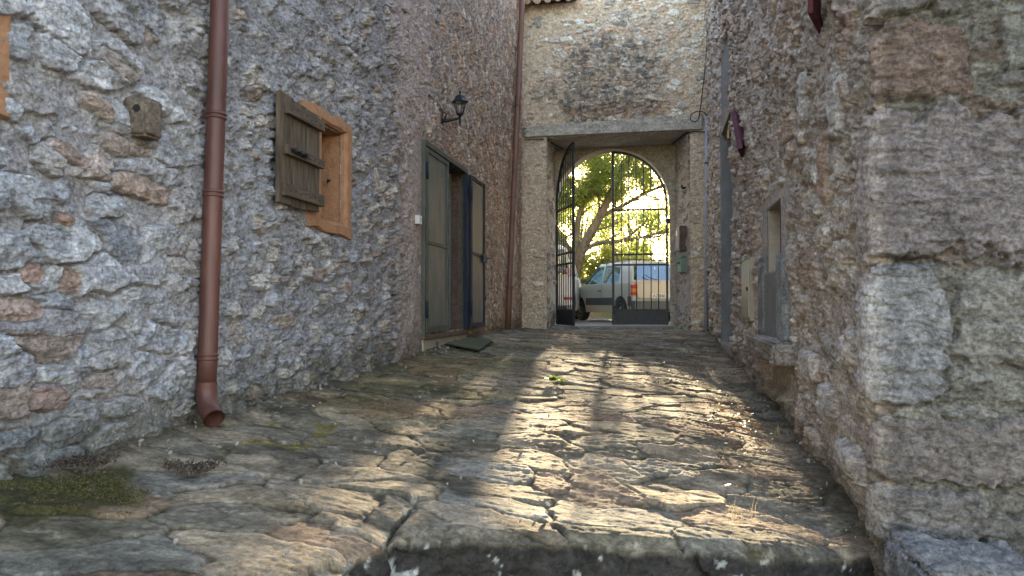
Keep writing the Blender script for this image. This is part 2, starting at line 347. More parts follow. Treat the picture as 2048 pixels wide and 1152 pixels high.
# ------------------------------------------------------------------ ground
GREY = [(.25, .25, .25), (.21, .21, .21), (.27, .25, .235), (.30, .27, .235), (.24, .20, .175), (.29, .22, .185), (.21, .205, .195)]
def hl(Y): return np.interp(Y, [1, 2.3, 3, 3.6, 4.4, 5.5, 7.3, 9, 11.2, 13.8, 15], [.33, .355, .37, .36, .39, .42, .50, .56, .58, .53, .53])
def hr(Y): return np.interp(Y, [1, 3.1, 3.5, 4.5, 6.5, 9, 11.5, 13.8, 15], [-.08, -.06, -.03, .085, .19, .32, .42, .53, .53])
def gz(X, Y):
    t = np.clip((X + 2.45) / 3.38, 0, 1); return hl(Y) * (1 - t) + hr(Y) * t
def edgeY(X): return np.where(X > -1.0, 2.975 + .42 * X, 1.35)
def surf(X, Y):
    """height and albedo of the slab paving"""
    u, v = X, Y
    w1 = u + .16 * fbm(u * 2.6, v * 2.6, 3, 4); w2 = v + .13 * fbm(u * 2.6, v * 2.6, 4, 4)
    f1, f2, ci, cj, du, dv = voro(w1 / .44, w2 / .27, 21, .98)
    r1, r2, r3, r4, r5 = [hsh(ci, cj, 30 + k) for k in range(5)]
    ed = f2 - f1 + .10 * fbm(u * 14, v * 14, 5, 4, .6)
    m = sst(.01, .08, ed)
    h = m * (.008 * r1 + .026 * ((r2 - .5) * du + (r3 - .5) * dv) * 1.3 + .004) - .004 * (1 - m)
    c1, q1 = chips(u, v, 33, .16, .060, .010, .012, .6); c2, q2 = chips(u, v, 37, .06, .028, .006, .008, .6)
    lay = terrace(fbm(u * 2.4, v * 4.0, 40, 4) * .5 + .5, 9, .6)
    h += (.24 * c1 + .28 * c2) * (.35 + .65 * m) + .012 * lay + .0034 * ridged(u * 8, v * 17, 44, 5) + .0025 * fbm(u * 30, v * 46, 46, 4) + .03 * fbm(u * .9, v * 1.1, 55, 2) - .02
    c = pal(r5, [(.33, .29, .25), (.22, .205, .185), (.28, .24, .20), (.37, .315, .26), (.29, .22, .18), (.25, .245, .24), (.19, .175, .155)]) * (1 + .55 * fbm(u * 7, v * 13, 61, 6, .65))[..., None] * (.86 + .28 * q1)[..., None]
    c = mix(np.array([.10, .088, .062]) * np.ones_like(c), c, sst(.0, .10, ed + .02))
    c = mix(c, c * .42, sst(.0, .45, fbm(u * 2.6, v * 3.4, 63, 6, .65)) * .8)           # dark lichen stains
    green = sst(-.15, .6, np.interp(Y, [3.2, 4.3, 6.5, 9, 11], [0, .5, .7, .4, 0]) * sst(.0, -1.7, X + .4) + .5 * fbm(u * 2, v * 2, 64, 5, .6) - .12)
    c = mix(c, c * np.array([.66, .66, .42]), green * .85)                                # algae along the left wall
    ml = sst(.2, .5, .9 - np.abs(X + 2.2) * 1.6 - np.abs(Y - 2.3) * 1.5 + .5 * fbm(u * 5, v * 5, 65, 4))
    c = mix(c, np.array([.06, .06, .025]) * np.ones_like(c), ml * .9)
    yl = sst(.50, .60, fbm(u * 5, v * 5, 67, 4) * .7 + .36 * sst(.55, .1, np.hypot(X + 2.0, Y - 3.75)))
    c = mix(c, np.array([.20, .17, .03]) * np.ones_like(c), yl * .6)
    sp = sst(.70, .76, vnoise(u * 46, v * 46, 66)) * sst(.60, .72, vnoise(u * 9, v * 9, 68))
    c = mix(c, np.array([.40, .39, .36]) * np.ones_like(c), sp * .5)
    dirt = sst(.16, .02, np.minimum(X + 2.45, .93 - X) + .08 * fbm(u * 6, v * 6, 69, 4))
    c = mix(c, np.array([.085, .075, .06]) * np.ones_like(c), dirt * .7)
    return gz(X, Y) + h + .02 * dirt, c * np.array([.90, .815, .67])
XB = -1.0
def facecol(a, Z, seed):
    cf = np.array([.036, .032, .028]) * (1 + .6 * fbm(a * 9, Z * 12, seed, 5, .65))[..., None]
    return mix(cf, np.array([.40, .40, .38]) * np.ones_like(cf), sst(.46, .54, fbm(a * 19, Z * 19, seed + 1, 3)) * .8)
def paving():
    # right part: ends in a ledge facing the camera
    xs = np.arange(XB, 1.2, .0075); nr = 700; t = np.linspace(0, 1, nr)[:, None]
    X = np.repeat(xs[None], nr, 0); e = 2.975 + .42 * X + .035 * fbm(X * 3, X * 0, 77, 4) - .12 * sst(.16, 0, X - XB)*0
    Y = e * (14.95 / e) ** t; Z, c = surf(X, Y)
    Z = Z - .028 * sst(.075, 0, Y - e) ** 1.5 - .05 * sst(.06, 0, X - XB) * sst(.4, .1, Y - e)
    nk = 70; dep = .62 * np.linspace(1, 0, nk)[:, None]
    Xf = np.repeat(xs[None], nk, 0); Zb = np.repeat(Z[:1], nk, 0) - dep; e1 = np.repeat(e[:1], nk, 0)
    hf = .03 * fbm(Xf * 4, Zb * 7, 90, 5, .6) + .014 * ridged(Xf * 8, Zb * 12, 91, 4) + chips(Xf, Zb, 95, .13, .06, .02, .02)[0]
    seam = sst(.02, .0, np.abs(Xf - .17 + .05 * fbm(Zb * 8, Zb * 8, 92, 2)))
    Yf = e1 - (hf + .005) * sst(0, .04, dep) + .04 * seam * sst(0, .04, dep)
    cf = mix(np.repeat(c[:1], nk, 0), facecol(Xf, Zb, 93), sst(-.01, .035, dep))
    o = grid('paving', np.concatenate([np.stack([Xf, Yf, Zb], -1), np.stack([X, Y, Z], -1)], 0), np.concatenate([cf, c], 0), 'paving stone'); tag(o, kind='structure')
    # left part, running on past the camera
    xs = np.arange(-2.75, XB + .02, .0095); nr = 820
    X = np.repeat(xs[None], nr, 0); Y = 1.35 * (14.95 / 1.35) ** t if 0 else 1.35 * (14.95 / 1.35) ** np.linspace(0, 1, nr)[:, None] + 0 * X; Z, c = surf(X, Y)
    side = sst(.10, 0, XB + .02 - X) * sst(2.8, 2.4, Y); X = X + side * .05 * fbm(Y * 4, Y * 0, 79, 4); Z = Z - .03 * side
    nk = 60; dep = .5 * np.linspace(0, 1, nk)[None, :]; ny = 460
    Ys = np.repeat(Y[:ny, -1:], nk, 1); Zs = Z[:ny, -1:] - dep; X1 = np.repeat(X[:ny, -1:], nk, 1)
    hf = .035 * fbm(Ys * 4, Zs * 7, 96, 5, .6) + .012 * ridged(Ys * 8, Zs * 12, 97, 4) + chips(Ys, Zs, 98, .12, .06, .02, .02)[0]
    Xs = X1 + hf * sst(0, .04, dep)
    tag(grid('paving', np.stack([X, Y, Z], -1), c, 'paving stone'), kind='structure')
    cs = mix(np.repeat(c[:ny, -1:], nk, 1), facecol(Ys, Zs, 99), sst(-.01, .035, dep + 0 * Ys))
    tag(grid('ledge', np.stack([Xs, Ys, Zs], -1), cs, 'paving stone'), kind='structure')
paving()
# lower level in front of the ledge and below the right-hand house
xs = np.linspace(-1.2, 7, 260); ys = np.linspace(-4, 3.6, 260); X, Y = np.meshgrid(xs, ys)
h = .03 * fbm(X * 2, Y * 2, 12, 5); c = np.array([.14, .125, .105]) * (1 + .3 * fbm(X * 4, Y * 4, 15, 5))[..., None]
tag(grid('lower_ground', np.stack([X, Y, -.42 + h], -1), c, 'paving stone'), kind='structure')
xs = np.linspace(-2.75, -1.0, 90); ys = np.linspace(-4, 1.5, 160); X, Y = np.meshgrid(xs, ys)
tag(grid('path', np.stack([X, Y, .27 + .03 * fbm(X * 2, Y * 2, 12, 5)], -1), np.ones(X.shape + (3,)) * np.array([.2, .18, .15]), 'paving stone'), kind='structure')

# outside the gate
def outside():
    B().box((-30, 15.2, .1), (30, 22.2, .585)).done('road', 'asphalt')
    tag(bpy.data.objects['road'], kind='structure')
    xs = np.concatenate([np.linspace(-400, -12, 30), np.linspace(-11.8, 10, 150), np.linspace(11, 400, 30)]); ys = np.concatenate([np.linspace(21.9, 30, 90), np.geomspace(30.4, 900, 40)])
    X, Y = np.meshgrid(xs, ys)
    Z = .55 + .30 * sst(22, 23.2, Y) + .06 * fbm(X * 1.3, Y * 1.3, 8, 4) - 2.6 * sst(26, 70, Y) 
    n = fbm(X * 1.5, Y * 1.5, 18, 4)
    c = mix(np.array([.16, .115, .06]) * np.ones(X.shape + (3,)), np.array([.10, .11, .035]) * np.ones(X.shape + (3,)), sst(-.2, .3, n))
    tag(grid('ground', np.stack([X, Y, Z], -1), c, 'rock'), kind='structure')
    B().box((-400, -400, -1.2), (400, 22, -.55)).done('terrain', 'field'); tag(bpy.data.objects['terrain'], kind='structure')
outside()

# ------------------------------------------------------------------ left house wall
def Lx(Y): return -2.45 - .13 * sst(9, 13.8, Y)
LEFT = empty('stone_house', (-2.45, 7, .4), 'rough grey stone house along the left side, with orange framed window', 'house')
DOOR = (7.36, 9.02, .70, 2.70); WIN = (4.97, 5.33, 1.64, 2.35)
def left_wall():
    a = [2.0]
    while a[-1] < 14.0: a.append(a[-1] + min(max(a[-1] ** 2 / 1776. * 1.15, .004), .028))
    a = np.array([-2, -1, 0, .8, 1.3, 1.6, 1.75, 1.85, 1.93] + a)
    nr = 600; t = np.linspace(0, 1, nr)
    Y = np.repeat(a[None], nr + 24, 0)
    gl = hl(a) - .12; top = np.minimum(6.9, 1.3 + .47 * a)
    top = np.maximum(top, 2.0)
    Z = np.concatenate([gl + (top - gl) * t[:, None], top + (6.95 - top) * np.linspace(.04, 1, 24)[:, None]], 0)
    u, v = Y, Z
    cov = np.interp(Y, [2, 3.1, 3.5, 4.2, 6.8, 8.5, 14], [.32, .40, .52, .64, .66, .54, .42]) + .12 * fbm(u * .8, v * .8, 101, 3)
    mort = np.array([.25, .245, .25])
    colsN = [(.34, .345, .35), (.26, .27, .29), (.24, .25, .27), (.28, .285, .30), (.31, .31, .32), (.26, .245, .235), (.265, .22, .195), (.27, .27, .28)]
    h1, c1, m1 = rubble(u, v, 110, .30, .15, colsN, (.26, .25, .25), cov, .032, .010, tilt=1.0)
    h2, c2, m2 = rubble(u, v, 150, .13, .085, [(.25, .25, .26), (.29, .28, .27), (.21, .21, .22), (.29, .245, .21), (.34, .32, .295)], (.245, .242, .25), cov, .030, .010, tilt=1.3)
    h3, c3, m3 = rubble(u, v, 190, .085, .15, [(.30, .27, .24), (.38, .32, .26), (.25, .235, .225), (.32, .22, .15), (.44, .40, .35), (.22, .21, .20)], (.28, .25, .23), cov - .08, .014, .008, rot=.35)
    w2 = sst(3.0, 3.9, Y + .35 * fbm(u, v, 120, 3)); w3 = sst(6.4, 7.6, Y + .5 * fbm(u, v, 121, 3))
    h = h1 * (1 - w2) + h2 * w2; c = mix(c1, c2, w2); h = h * (1 - w3) + h3 * w3; c = mix(c, c3, w3)
    # lumpy roughcast between the stones
    rc = (.016 * ridged(u * 9 + v * 3, v * 11, 130, 5) + .011 * fbm(u * 24, v * 24, 131, 4, .65) + .016 * fbm(u * 3, v * 3, 132, 3)
          + .012 * sst(.1, .5, fbm(u * 16 + v * 7, v * 18 - u * 5, 134, 3)))
    amp = np.interp(Y, [2, 3, 3.8, 6.8, 8, 14], [.45, .55, 1.1, 1.1, .7, .6])
    k1, q1 = chips(u, v + .25 * u, 135, .10, .045, .016, .022, .6); k2, q2 = chips(u, v + .25 * u, 136, .035, .022, .008, .012, .6)
    near = sst(7.5, 4.0, Y); calm = 1 - .80 * sst(3.55, 3.0, Y + .3 * fbm(u * 1.5, v * 1.5, 144, 3))
    mic = .0035 * fbm(u * 55, v * 60, 137, 3, .8) - .009 * np.abs(fbm(u * 26, v * 30, 138, 4, .7))
    blk = sst(.15, .55, fbm(u * 2.2, v * 2.6, 139, 4, .6))
    h = h + calm * (rc * amp * (.6 + .8 * blk) + (k1 * .7 + k2 * .9) * (.6 + .4 * amp) + mic * (.4 + .4 * near)) + .030 * fbm(u * 4, v * 4.5, 145, 3) * amp * calm - .030 * sst(.30, .55, fbm(u * 8, v * 9, 152, 4, .6)) * calm
    c = c * (.92 + .16 * q1)[..., None] * (.92 + .16 * q2)[..., None]
    und = .03 * fbm(u * .7, v * .7, 133, 3); h = h + und
    # marked stones of the near wall
    S = [(2.55, 2.20, .17, .10, -18, .040, (.42, .43, .44)), (2.90, 2.10, .12, .045, -8, .02, (.25, .215, .19)), (2.52, 1.60, .07, .055, -20, .03, (.31, .30, .29)),
         (2.62, 1.64, .10, .032, -14, .028, (.27, .20, .165)), (2.98, 1.80, .16, .03, -6, .03, (.22, .20, .18)), (2.42, 1.43, .10, .07, -20, .042, (.30, .31, .325)),
         (3.06, 1.56, .20, .055, -4, .026, (.30, .22, .175)), (2.60, 1.36, .04, .025, -10, .03, (.27, .17, .12)), (2.52, 1.27, .10, .05, -10, .03, (.29, .30, .32)),
         (2.44, 1.12, .055, .04, -8, .02, (.30, .20, .155)), (2.62, 1.10, .05, .055, -5, .025, (.27, .19, .15)), (2.50, .93, .24, .05, -4, .035, (.25, .24, .25)),
         (2.30, .99, .18, .05, -4, .03, (.29, .215, .18)), (2.86, .80, .15, .085, -2, .045, (.27, .27, .27)), (2.80, .66, .08, .03, -3, .03, (.26, .21, .18)),
         (2.52, .62, .09, .055, -8, .045, (.25, .175, .15)), (2.32, .48, .14, .05, -4, .05, (.21, .22, .24)), (2.62, .47, .10, .05, -4, .045, (.20, .205, .215)),
         (2.95, .53, .12, .045, -5, .03, (.26, .26, .26)), (2.9, 2.32, .16, .06, -10, .03, (.30, .30, .31)), (2.78, 1.88, .10, .04, -16, .028, (.31, .24, .19)),
         (2.33, 1.75, .05, .035, -30, .03, (.33, .34, .36)), (2.85, 1.45, .11, .05, 6, .03, (.30, .31, .33)), (2.36, .75, .10, .06, 3, .03, (.28, .28, .30)),
         (4.05, 1.92, .05, .02, -8, .04, (.30, .23, .18)), (4.1, 1.52, .05, .03, 0, .02, (.36, .31, .25)), (6.05, 2.1, .06, .12, 10, .012, (.36, .31, .25)),
         (4.9, 1.22, .07, .05, 0, .04, (.26, .19, .16)), (8.9, 3.02, .09, .055, 0, .02, (.42, .40, .37)), (6.6, 1.35, .05, .07, 0, .015, (.35, .31, .26)),
         (3.4, 1.2, .14, .05, -6, .02, (.29, .26, .24)), (3.15, 1.05, .1, .04, -3, .02, (.30, .30, .32))]
    for k, s in enumerate(S):
        s = s[:6] + (tuple(.85 * q + .15 * g for q, g in zip(s[6], (.265, .262, .27))),); h, c = stone(h, c, u, v, *s, 300 + k * 7)
    # brick jambs by the door
    bz = sst(.30, .22, np.abs(Y - 7.18) * 1.6 + .04 * fbm(u * 6, v * 6, 140, 2)) * sst(2.75, 2.6, Z)
    cs = np.floor(v / .07); bu = u + .07 * (cs % 2); br = sst(.0, .14, np.abs((v / .07) % 1 - .5) * -1 + .47) * sst(.0, .08, -np.abs((bu / .14) % 1 - .5) + .47)
    bc = pal(hsh(cs, np.floor(bu / .14), 141), [(.30, .22, .16), (.27, .18, .13), (.33, .27, .21), (.30, .25, .21)])
    bc = mix(np.array([.30, .265, .24]) * np.ones_like(bc), bc, br)
    sh = sst(.05, .3, fbm(u * 3.5, v * 3.5, 143, 3) + .12)
    c = mix(c, bc, bz * sh); h = h * (1 - bz) + bz * (.008 * br * sh + .012 * fbm(u * 6, v * 6, 142, 4) + .01)
    # smoother pinkish render round the door and lamp
    pr = sst(.2, .6, 1.1 - np.abs(Y - 6.95) * 1.6 - .3 * sst(3.0, 2.2, Z) + .5 * fbm(u * 1.5, v * 1.5, 146, 4)) * .7
    c = mix(c, np.array([.33, .285, .265]) * (1 + .12 * fbm(u * 9, v * 9, 147, 4))[..., None], pr); h = h * (1 - pr * .5)
    c = c * np.array([1.50, 1.43, 1.42]) * (1 + near[..., None] * np.array([-.03, .0, .035]))  # near end tinted slightly blue to stand for skylight
    # blue skylight near and warm bounce far, put into the stone colour
    far = sst(6.0, 11, Y + .8 * fbm(u * .9, v * .9, 148, 3)); c = c * (1 + far[..., None] * np.array([.10, -.03, -.17])); c = c * (1 + .14 * fbm(u * .9, v * 1.1, 149, 4))[..., None]
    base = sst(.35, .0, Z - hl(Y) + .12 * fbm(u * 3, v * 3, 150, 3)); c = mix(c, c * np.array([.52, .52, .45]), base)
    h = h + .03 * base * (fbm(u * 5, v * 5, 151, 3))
    m = sst(7.02, 7.26, Y) * sst(9.36, 9.1, Y) * sst(2.85, 2.75, Z) * sst(.55, .65, Z); h = h * (1 - .75 * m)
    m = sst(4.70, 4.80, Y) * sst(5.5, 5.44, Y) * sst(1.5, 1.56, Z) * sst(2.5, 2.42, Z); h = h * (1 - m) - .012 * m
    h = h * np.interp(Y, [2, 3.3, 4.2, 7, 14], [1.05, .95, .8, .8, .85])
    X = Lx(Y) + h
    P = np.stack([X, Y, Z], -1)
    yc = (Y[:-1, :-1] + Y[1:, 1:]) / 2; zc = (Z[:-1, :-1] + Z[1:, 1:]) / 2
    inn = lambda o: (yc > o[0]) & (yc < o[1]) & (zc > o[2]) & (zc < o[3])
    keep = ~(inn(DOOR) | inn(WIN))
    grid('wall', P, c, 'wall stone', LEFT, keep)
    b = B(); b.box((-8, -2, -.4), (-3.6, 14.0, 6.9)); b.done('wall', 'grey plaster', LEFT)
    b = B(); b.hexa([(-3.6, -2, 6.92), (-2.42, -2, 6.92), (-2.5, 14, 6.92), (-3.6, 14, 6.92), (-3.6, -2, 7.1), (-2.42, -2, 6.98), (-2.5, 14, 6.98), (-3.6, 14, 7.1)]); b.done('roof', 'roof tile', LEFT)
left_wall()
x = -2.45
# orange window surround: raised band, reveals, dark pane far inside
def surround(parent, y0, y1, z0, z1, o, bl, br_, bt, bb, seed):
    """irregular raised plaster band around opening o=(ya,yb,za,zb)"""
    rnd = random.Random(seed); ya, yb, za, zb = o
    bm = bmesh.new(); ring_o = []; ring_i = []
    def side(p, q, pi, qi, n):
        for k in range(n):
            t = k / n; j = rnd.uniform(-.006, .006)
            ring_o.append((p[0] + (q[0] - p[0]) * t + j, p[1] + (q[1] - p[1]) * t + rnd.uniform(-.006, .006) + .012 * math.sin(k * .9 + p[1] * 7)))
            ring_i.append((pi[0] + (qi[0] - pi[0]) * t + rnd.uniform(-.002, .002), pi[1] + (qi[1] - pi[1]) * t + rnd.uniform(-.002, .002)))
    side((y0, z0 + .04), (y1, z0), (ya, za), (yb, za), 14); side((y1, z0), (y1, z1), (yb, za), (yb, zb), 14); side((y1, z1), (y0, z1), (yb, zb), (ya, zb), 14); side((y0, z1), (y0, z0 + .04), (ya, zb), (ya, za), 14)
    n = len(ring_o); L = []
    fr = x + .034
    for i in range(n):
        o_, i_ = ring_o[i], ring_i[i]; md = (o_[0] * .2 + i_[0] * .8 + rnd.uniform(-.006, .006), o_[1] * .2 + i_[1] * .8 + rnd.uniform(-.006, .006)); od = (o_[0] * .94 + i_[0] * .06, o_[1] * .94 + i_[1] * .06)
        L.append([bm.verts.new((x - .05, *o_)), bm.verts.new((fr - .010 + rnd.uniform(-.003, .003), *o_)), bm.verts.new((fr + rnd.uniform(-.003, .003), *od)), bm.verts.new((fr + .004 + rnd.uniform(-.002, .002), *md)), bm.verts.new((fr - .016, *i_)), bm.verts.new((x - .46, *i_))])
    for i in range(n):
        for k in range(5):
            f = bm.faces.new([L[i][k], L[(i + 1) % n][k], L[(i + 1) % n][k + 1], L[i][k + 1]]); f.smooth = k != 4 and k != 0
    bmesh.ops.recalc_face_normals(bm, faces=bm.faces[:])
    me = bpy.data.meshes.new('window_surround'); bm.to_mesh(me); bm.free(); me.set_sharp_from_angle(angle=R(32)); me.materials.append(MATS['orange plaster'])
    ws = link('window_surround', me, parent)
    B().box((x - .52, ya - .1, za - .1), (x - .47, yb + .1, zb + .1)).done('window_pane', 'dark inside', ws); return ws
ws = surround(LEFT, 4.66, 5.47, 1.53, 2.45, (4.96, 5.35, 1.635, 2.36), 0, 0, 0, 0, 3)
surround(LEFT, 1.55, 2.32, 1.72, 2.75, (1.75, 2.18, 1.85, 2.6), 0, 0, 0, 0, 5)
# shutter, opened flat against the wall
def shutter():
    y0, y1, z0, z1 = 4.20, 4.78, 1.655, 2.355; xf = x + .065
    rt = Matrix.Translation((xf, y1, 0)) @ Matrix.Rotation(R(.8), 4, 'Z') @ Matrix.Translation((-xf, -y1, 0))
    b = B(); w = (y1 - y0) / 3; zz = [0, -.006, .004]; zt = [.012, .0, -.008]
    for k in range(3): b.box((xf, y0 + k * w + .0025, z0 + zz[k]), (xf + .026, y0 + (k + 1) * w - .0025, z1 + zt[k]), .003)
    pn = b.done('shutter', 'old wood', LEFT, rt)
    for za, zb, yo in ((z1 - .12, z1 - .045, .06), (z0 + .315, z0 + .375, .045), (z0 + .045, z0 + .125, .03)):
        B().box((xf + .0275, y0 + yo, za), (xf + .062, y1 + .01, zb), .004).done('batten', 'batten wood', pn, rt)
    b = B()
    b.box((xf + .063, y0 + .09, z0 + .33), (xf + .069, y0 + .30, z0 + .365), .001); b.tube([(xf + .076, y0 + .075, z0 + .35), (xf + .076, y0 + .32, z0 + .35)], .0065, 8)
    for q in (.11, .19, .27): b.box((xf + .069, y0 + q, z0 + .335), (xf + .088, y0 + q + .012, z0 + .362), .001)
    b.done('bolt', 'dark iron', pn, rt)
    for k in range(7):
        for zc, yy in ((z1 - .083, .10), (z0 + .085, .09), (z0 + .345, .36)):
            if yy > .3 and k > 2: continue
            cy = y0 + yy + k * .07
            if cy < y1: B().lathe((xf + .061, cy, zc + (.006 if k % 2 else -.006)), [(.006, 0), (.005, .004), (.001, .006)], 6, 'X').done('nail', 'dark iron', pn, rt)
    for zc in (z0 + .09, z0 + .345, z1 - .08): B().tube([(x - .02, y1 + .12, zc), (x + .06, y1 + .05, zc), (x + .07, y1 + .0, zc)], .01, 8).done('hinge', 'dark iron', pn)
shutter()
# hook in the window reveal
B().tube([(x - .10, 5.36, 1.99), (x - .10, 5.31, 1.99), (x - .10, 5.31, 1.965)], .007, 6).done('catch', 'dark iron', ws)
# metal double door
ya, yb, za, zb = DOOR
b = B(); xi = x - .42
b.box((x - .9, ya + .05, za - .05), (x - .44, ya + .055, zb)); b.bm.clear()
fr = B(); f_ = .045
fr.box((x - .03, ya - .045, za - .02), (x + .045, ya + .0, zb + .0), .004); fr.box((x - .03, yb, za - .02), (x + .045, yb + .045, zb), .004); fr.box((x - .03, ya - .045, zb), (x + .05, yb + .045, zb + .055), .004)
DF = fr.done('door_frame', 'frame steel', LEFT)
B().box((x - .45, ya - .06, za - .065), (x + .05, yb + .06, za - .022), .006).done('door_sill', 'brick', LEFT)
B().box((x + .0, ya - .02, .3), (x + .022, yb + .08, za - .07), .006).done('plinth', 'tan plaster', LEFT)
rv = B(); rv.box((x - .9, yb + .02, za - .1), (x - .03, yb + .1, zb + .1)); rv.box((x - .9, ya - .1, za - .1), (x - .03, ya - .02, zb + .1)); rv.box((x - .9, ya - .1, zb + .01), (x - .03, yb + .1, zb + .1)); rv.box((x - .9, ya - .1, za - .1), (x - .46, yb + .1, za - .03))
rv.done('door_reveal', 'brick', LEFT)
B().box((x - .95, ya - .1, za - .1), (x - .91, yb + .1, zb + .1)).done('inner_door', 'old wood', LEFT)
br = B(); random.seed(3)
for k in range(26):                                                            # brick courses of the far reveal
    z = za + .005 + k * .076; o = .06 if k % 2 else 0
    for q in range(4):
        y2 = yb + .018 - random.uniform(.008, .018); xa = x - .86 + q * .2 + o
        br.box((xa, y2, z), (min(xa + .185, x - .08), yb + .03, z + .062), .006)
br.done('brick_courses', 'brick', LEFT)
B().box((x - .24, yb - .04, za), (x - .16, yb - .001, zb), .003).done('inner_post', 'smooth grey jamb', LEFT)
def metal_leaf(parent, hy, length, xc, side, ang, handle):
    """leaf in local frame: hinge at 0, extends along +y*side"""
    w = length; z0, z1 = za + .005, zb - .015; t = .02
    T = Matrix.Translation((xc, hy, 0)) @ Matrix.Rotation(R(ang), 4, 'Z')
    s = side; yy = lambda a, b: (min(a * s, b * s), max(a * s, b * s)); st = .05
    b = B()
    if handle: st = .07
    for a, c_ in ((0, st), (w - st, w)):
        p = yy(a, c_); b.box((-t, p[0], z0), (t, p[1], z1), .003)
    zm = z0 + (z1 - z0) * .49
    for a, c_ in ((z0, z0 + .06), (zm - .02, zm + .02), (z1 - .05, z1)):
        p = yy(st + .0005, w - st - .0005); b.box((-t + .002, p[0], a), (t - .002, p[1], c_), .003)
    lf = b.done('door_leaf', 'blue black steel' if handle else 'frame steel', parent, T)
    p = yy(st, w - st)
    B().box((-.006, p[0] + .001, z0 + .061), (.006, p[1] - .001, zm - .021)).done('panel', 'dark blue grey panel' if handle else 'grey green panel', lf, T)
    B().box((-.006, p[0] + .001, zm + .021), (.006, p[1] - .001, z1 - .051)).done('panel', 'dark blue grey panel' if handle else 'grey green panel', lf, T)
    if handle:
        b = B(); p = yy(w - .13, w - .03); b.box((t + .001, p[0], zm - .09), (t + .035, p[1], zm + .02), .004)
        yc = (w - .08) * s; b.tube([(t + .03, yc, zm - .03), (t + .075, yc, zm - .03), (t + .08, yc - .05 * s, zm - .03)], .009, 8); b.done('lock', 'frame steel', lf, T)
    for zc in (z0 + .25, z1 - .25): B().tube([(.025, -.012 * s, zc - .09), (.025, -.012 * s, zc + .09)], .015, 8).done('hinge', 'blue black steel', lf, T)
metal_leaf(LEFT, ya + .01, .83, x + .03, 1, 0, False)
metal_leaf(LEFT, yb + .05, .76, x + .075, 1, -.5, True)
B().box((x + .02, yb - .07, za), (x + .075, yb + .04, zb - .02), .003).done('hinge_post', 'blue black steel', LEFT)
# iron pegs in the wall
B().tube([(x - .02, 6.34, 1.09), (x + .05, 6.36, 1.095), (x + .055, 6.5, 1.10)], [.014, .010, .004], 8).done('iron_peg', 'dark iron', LEFT)
B().tube([(x - .02, 10.0, 1.08), (x + .06, 10.0, 1.07), (x + .07, 10.0, 1.12)], .010, 8).done('iron_peg', 'dark iron', LEFT)

# projecting stone bracket with a hole
def bracket():
    y0, y1, z0, z1 = 2.955, 3.07, 1.79, 1.975
    o = rough_block('stone_bracket', (x - .05, y0, z0), (x + .12, y1, z1), 'rock', None, .002, 8, 5, (.19, .15, .115))
    tag(o, 'small mossy brown stone bracket with a round hole, sticking out near the left drainpipe', 'stone bracket')
    b = B(); b.lathe((x + .07, y0 - .004, z1 - .055), [(.017, .006), (.018, .0), (.017, -.002)], 14, 'Y'); b.done('hole', 'dark inside', o)
bracket()

# ------------------------------------------------------------------ drainpipes
def drainpipe(y0, z0, y1, z1, X, rad, bands, elbow, label, matn):
    e = empty('drainpipe', (X, y0, z0), label, 'drainpipe', 'brown drainpipes on the left house')
    P = lambda z: Vector((X, y0 + (y1 - y0) * (z - z0) / (z1 - z0), z))
    zb_ = z0 + (.20 if elbow else -.05)
    B().tube([P(zb_), P(bands[0] + .0)] + [P(z) for z in (bands[-1], z1)], rad, 20).done('pipe', matn, e)
    for z in bands:
        b = B(); b.tube([P(z - .016), P(z - .008), P(z)], [rad + .003, rad + .006, rad + .003], 20); b.tube([P(z + .006), P(z + .014), P(z + .022)], [rad + .003, rad + .006, rad + .003], 20)
        b.tube([P(z + .003) + Vector((-rad, 0, 0)), P(z + .003) + Vector((-rad - .09, 0, 0))], .007, 6); b.done('clamp', matn, e)
    if elbow:
        b = B(); pts = []; q = P(zb_)
        for k in range(11):
            a = R(66) * k / 10; rr = .15; d = Vector((.80, -.60, 0)); pts.append(q + d * rr * (1 - math.cos(a)) + Vector((0, 0, -rr * math.sin(a))))
        dd = (pts[-1] - pts[-2]).normalized(); pts.append(pts[-1] + dd * .035)
        rs = [rad + .004] * 12
        b.tube([q + Vector((0, 0, .03))] + pts, [rad + .004] + rs, 22, cap=False)
        b.tube([p for p in ([q + Vector((0, 0, .03))] + pts)], rad - .001, 22, cap=False); b.done('elbow', matn, e)
    return e
drainpipe(3.48, .36, 3.755, 6.9, x + .085, .050, [.72, 1.60, 2.03], True, 'thick brown drainpipe with a curved outlet above the paving, nearest pipe', 'rust brown pipe')
drainpipe(11.95, .60, 13.36, 7.0, x - .02, .052, [1.3, 2.9, 4.6], False, 'thin looking copper brown drainpipe in the corner beside the gateway', 'copper pipe')
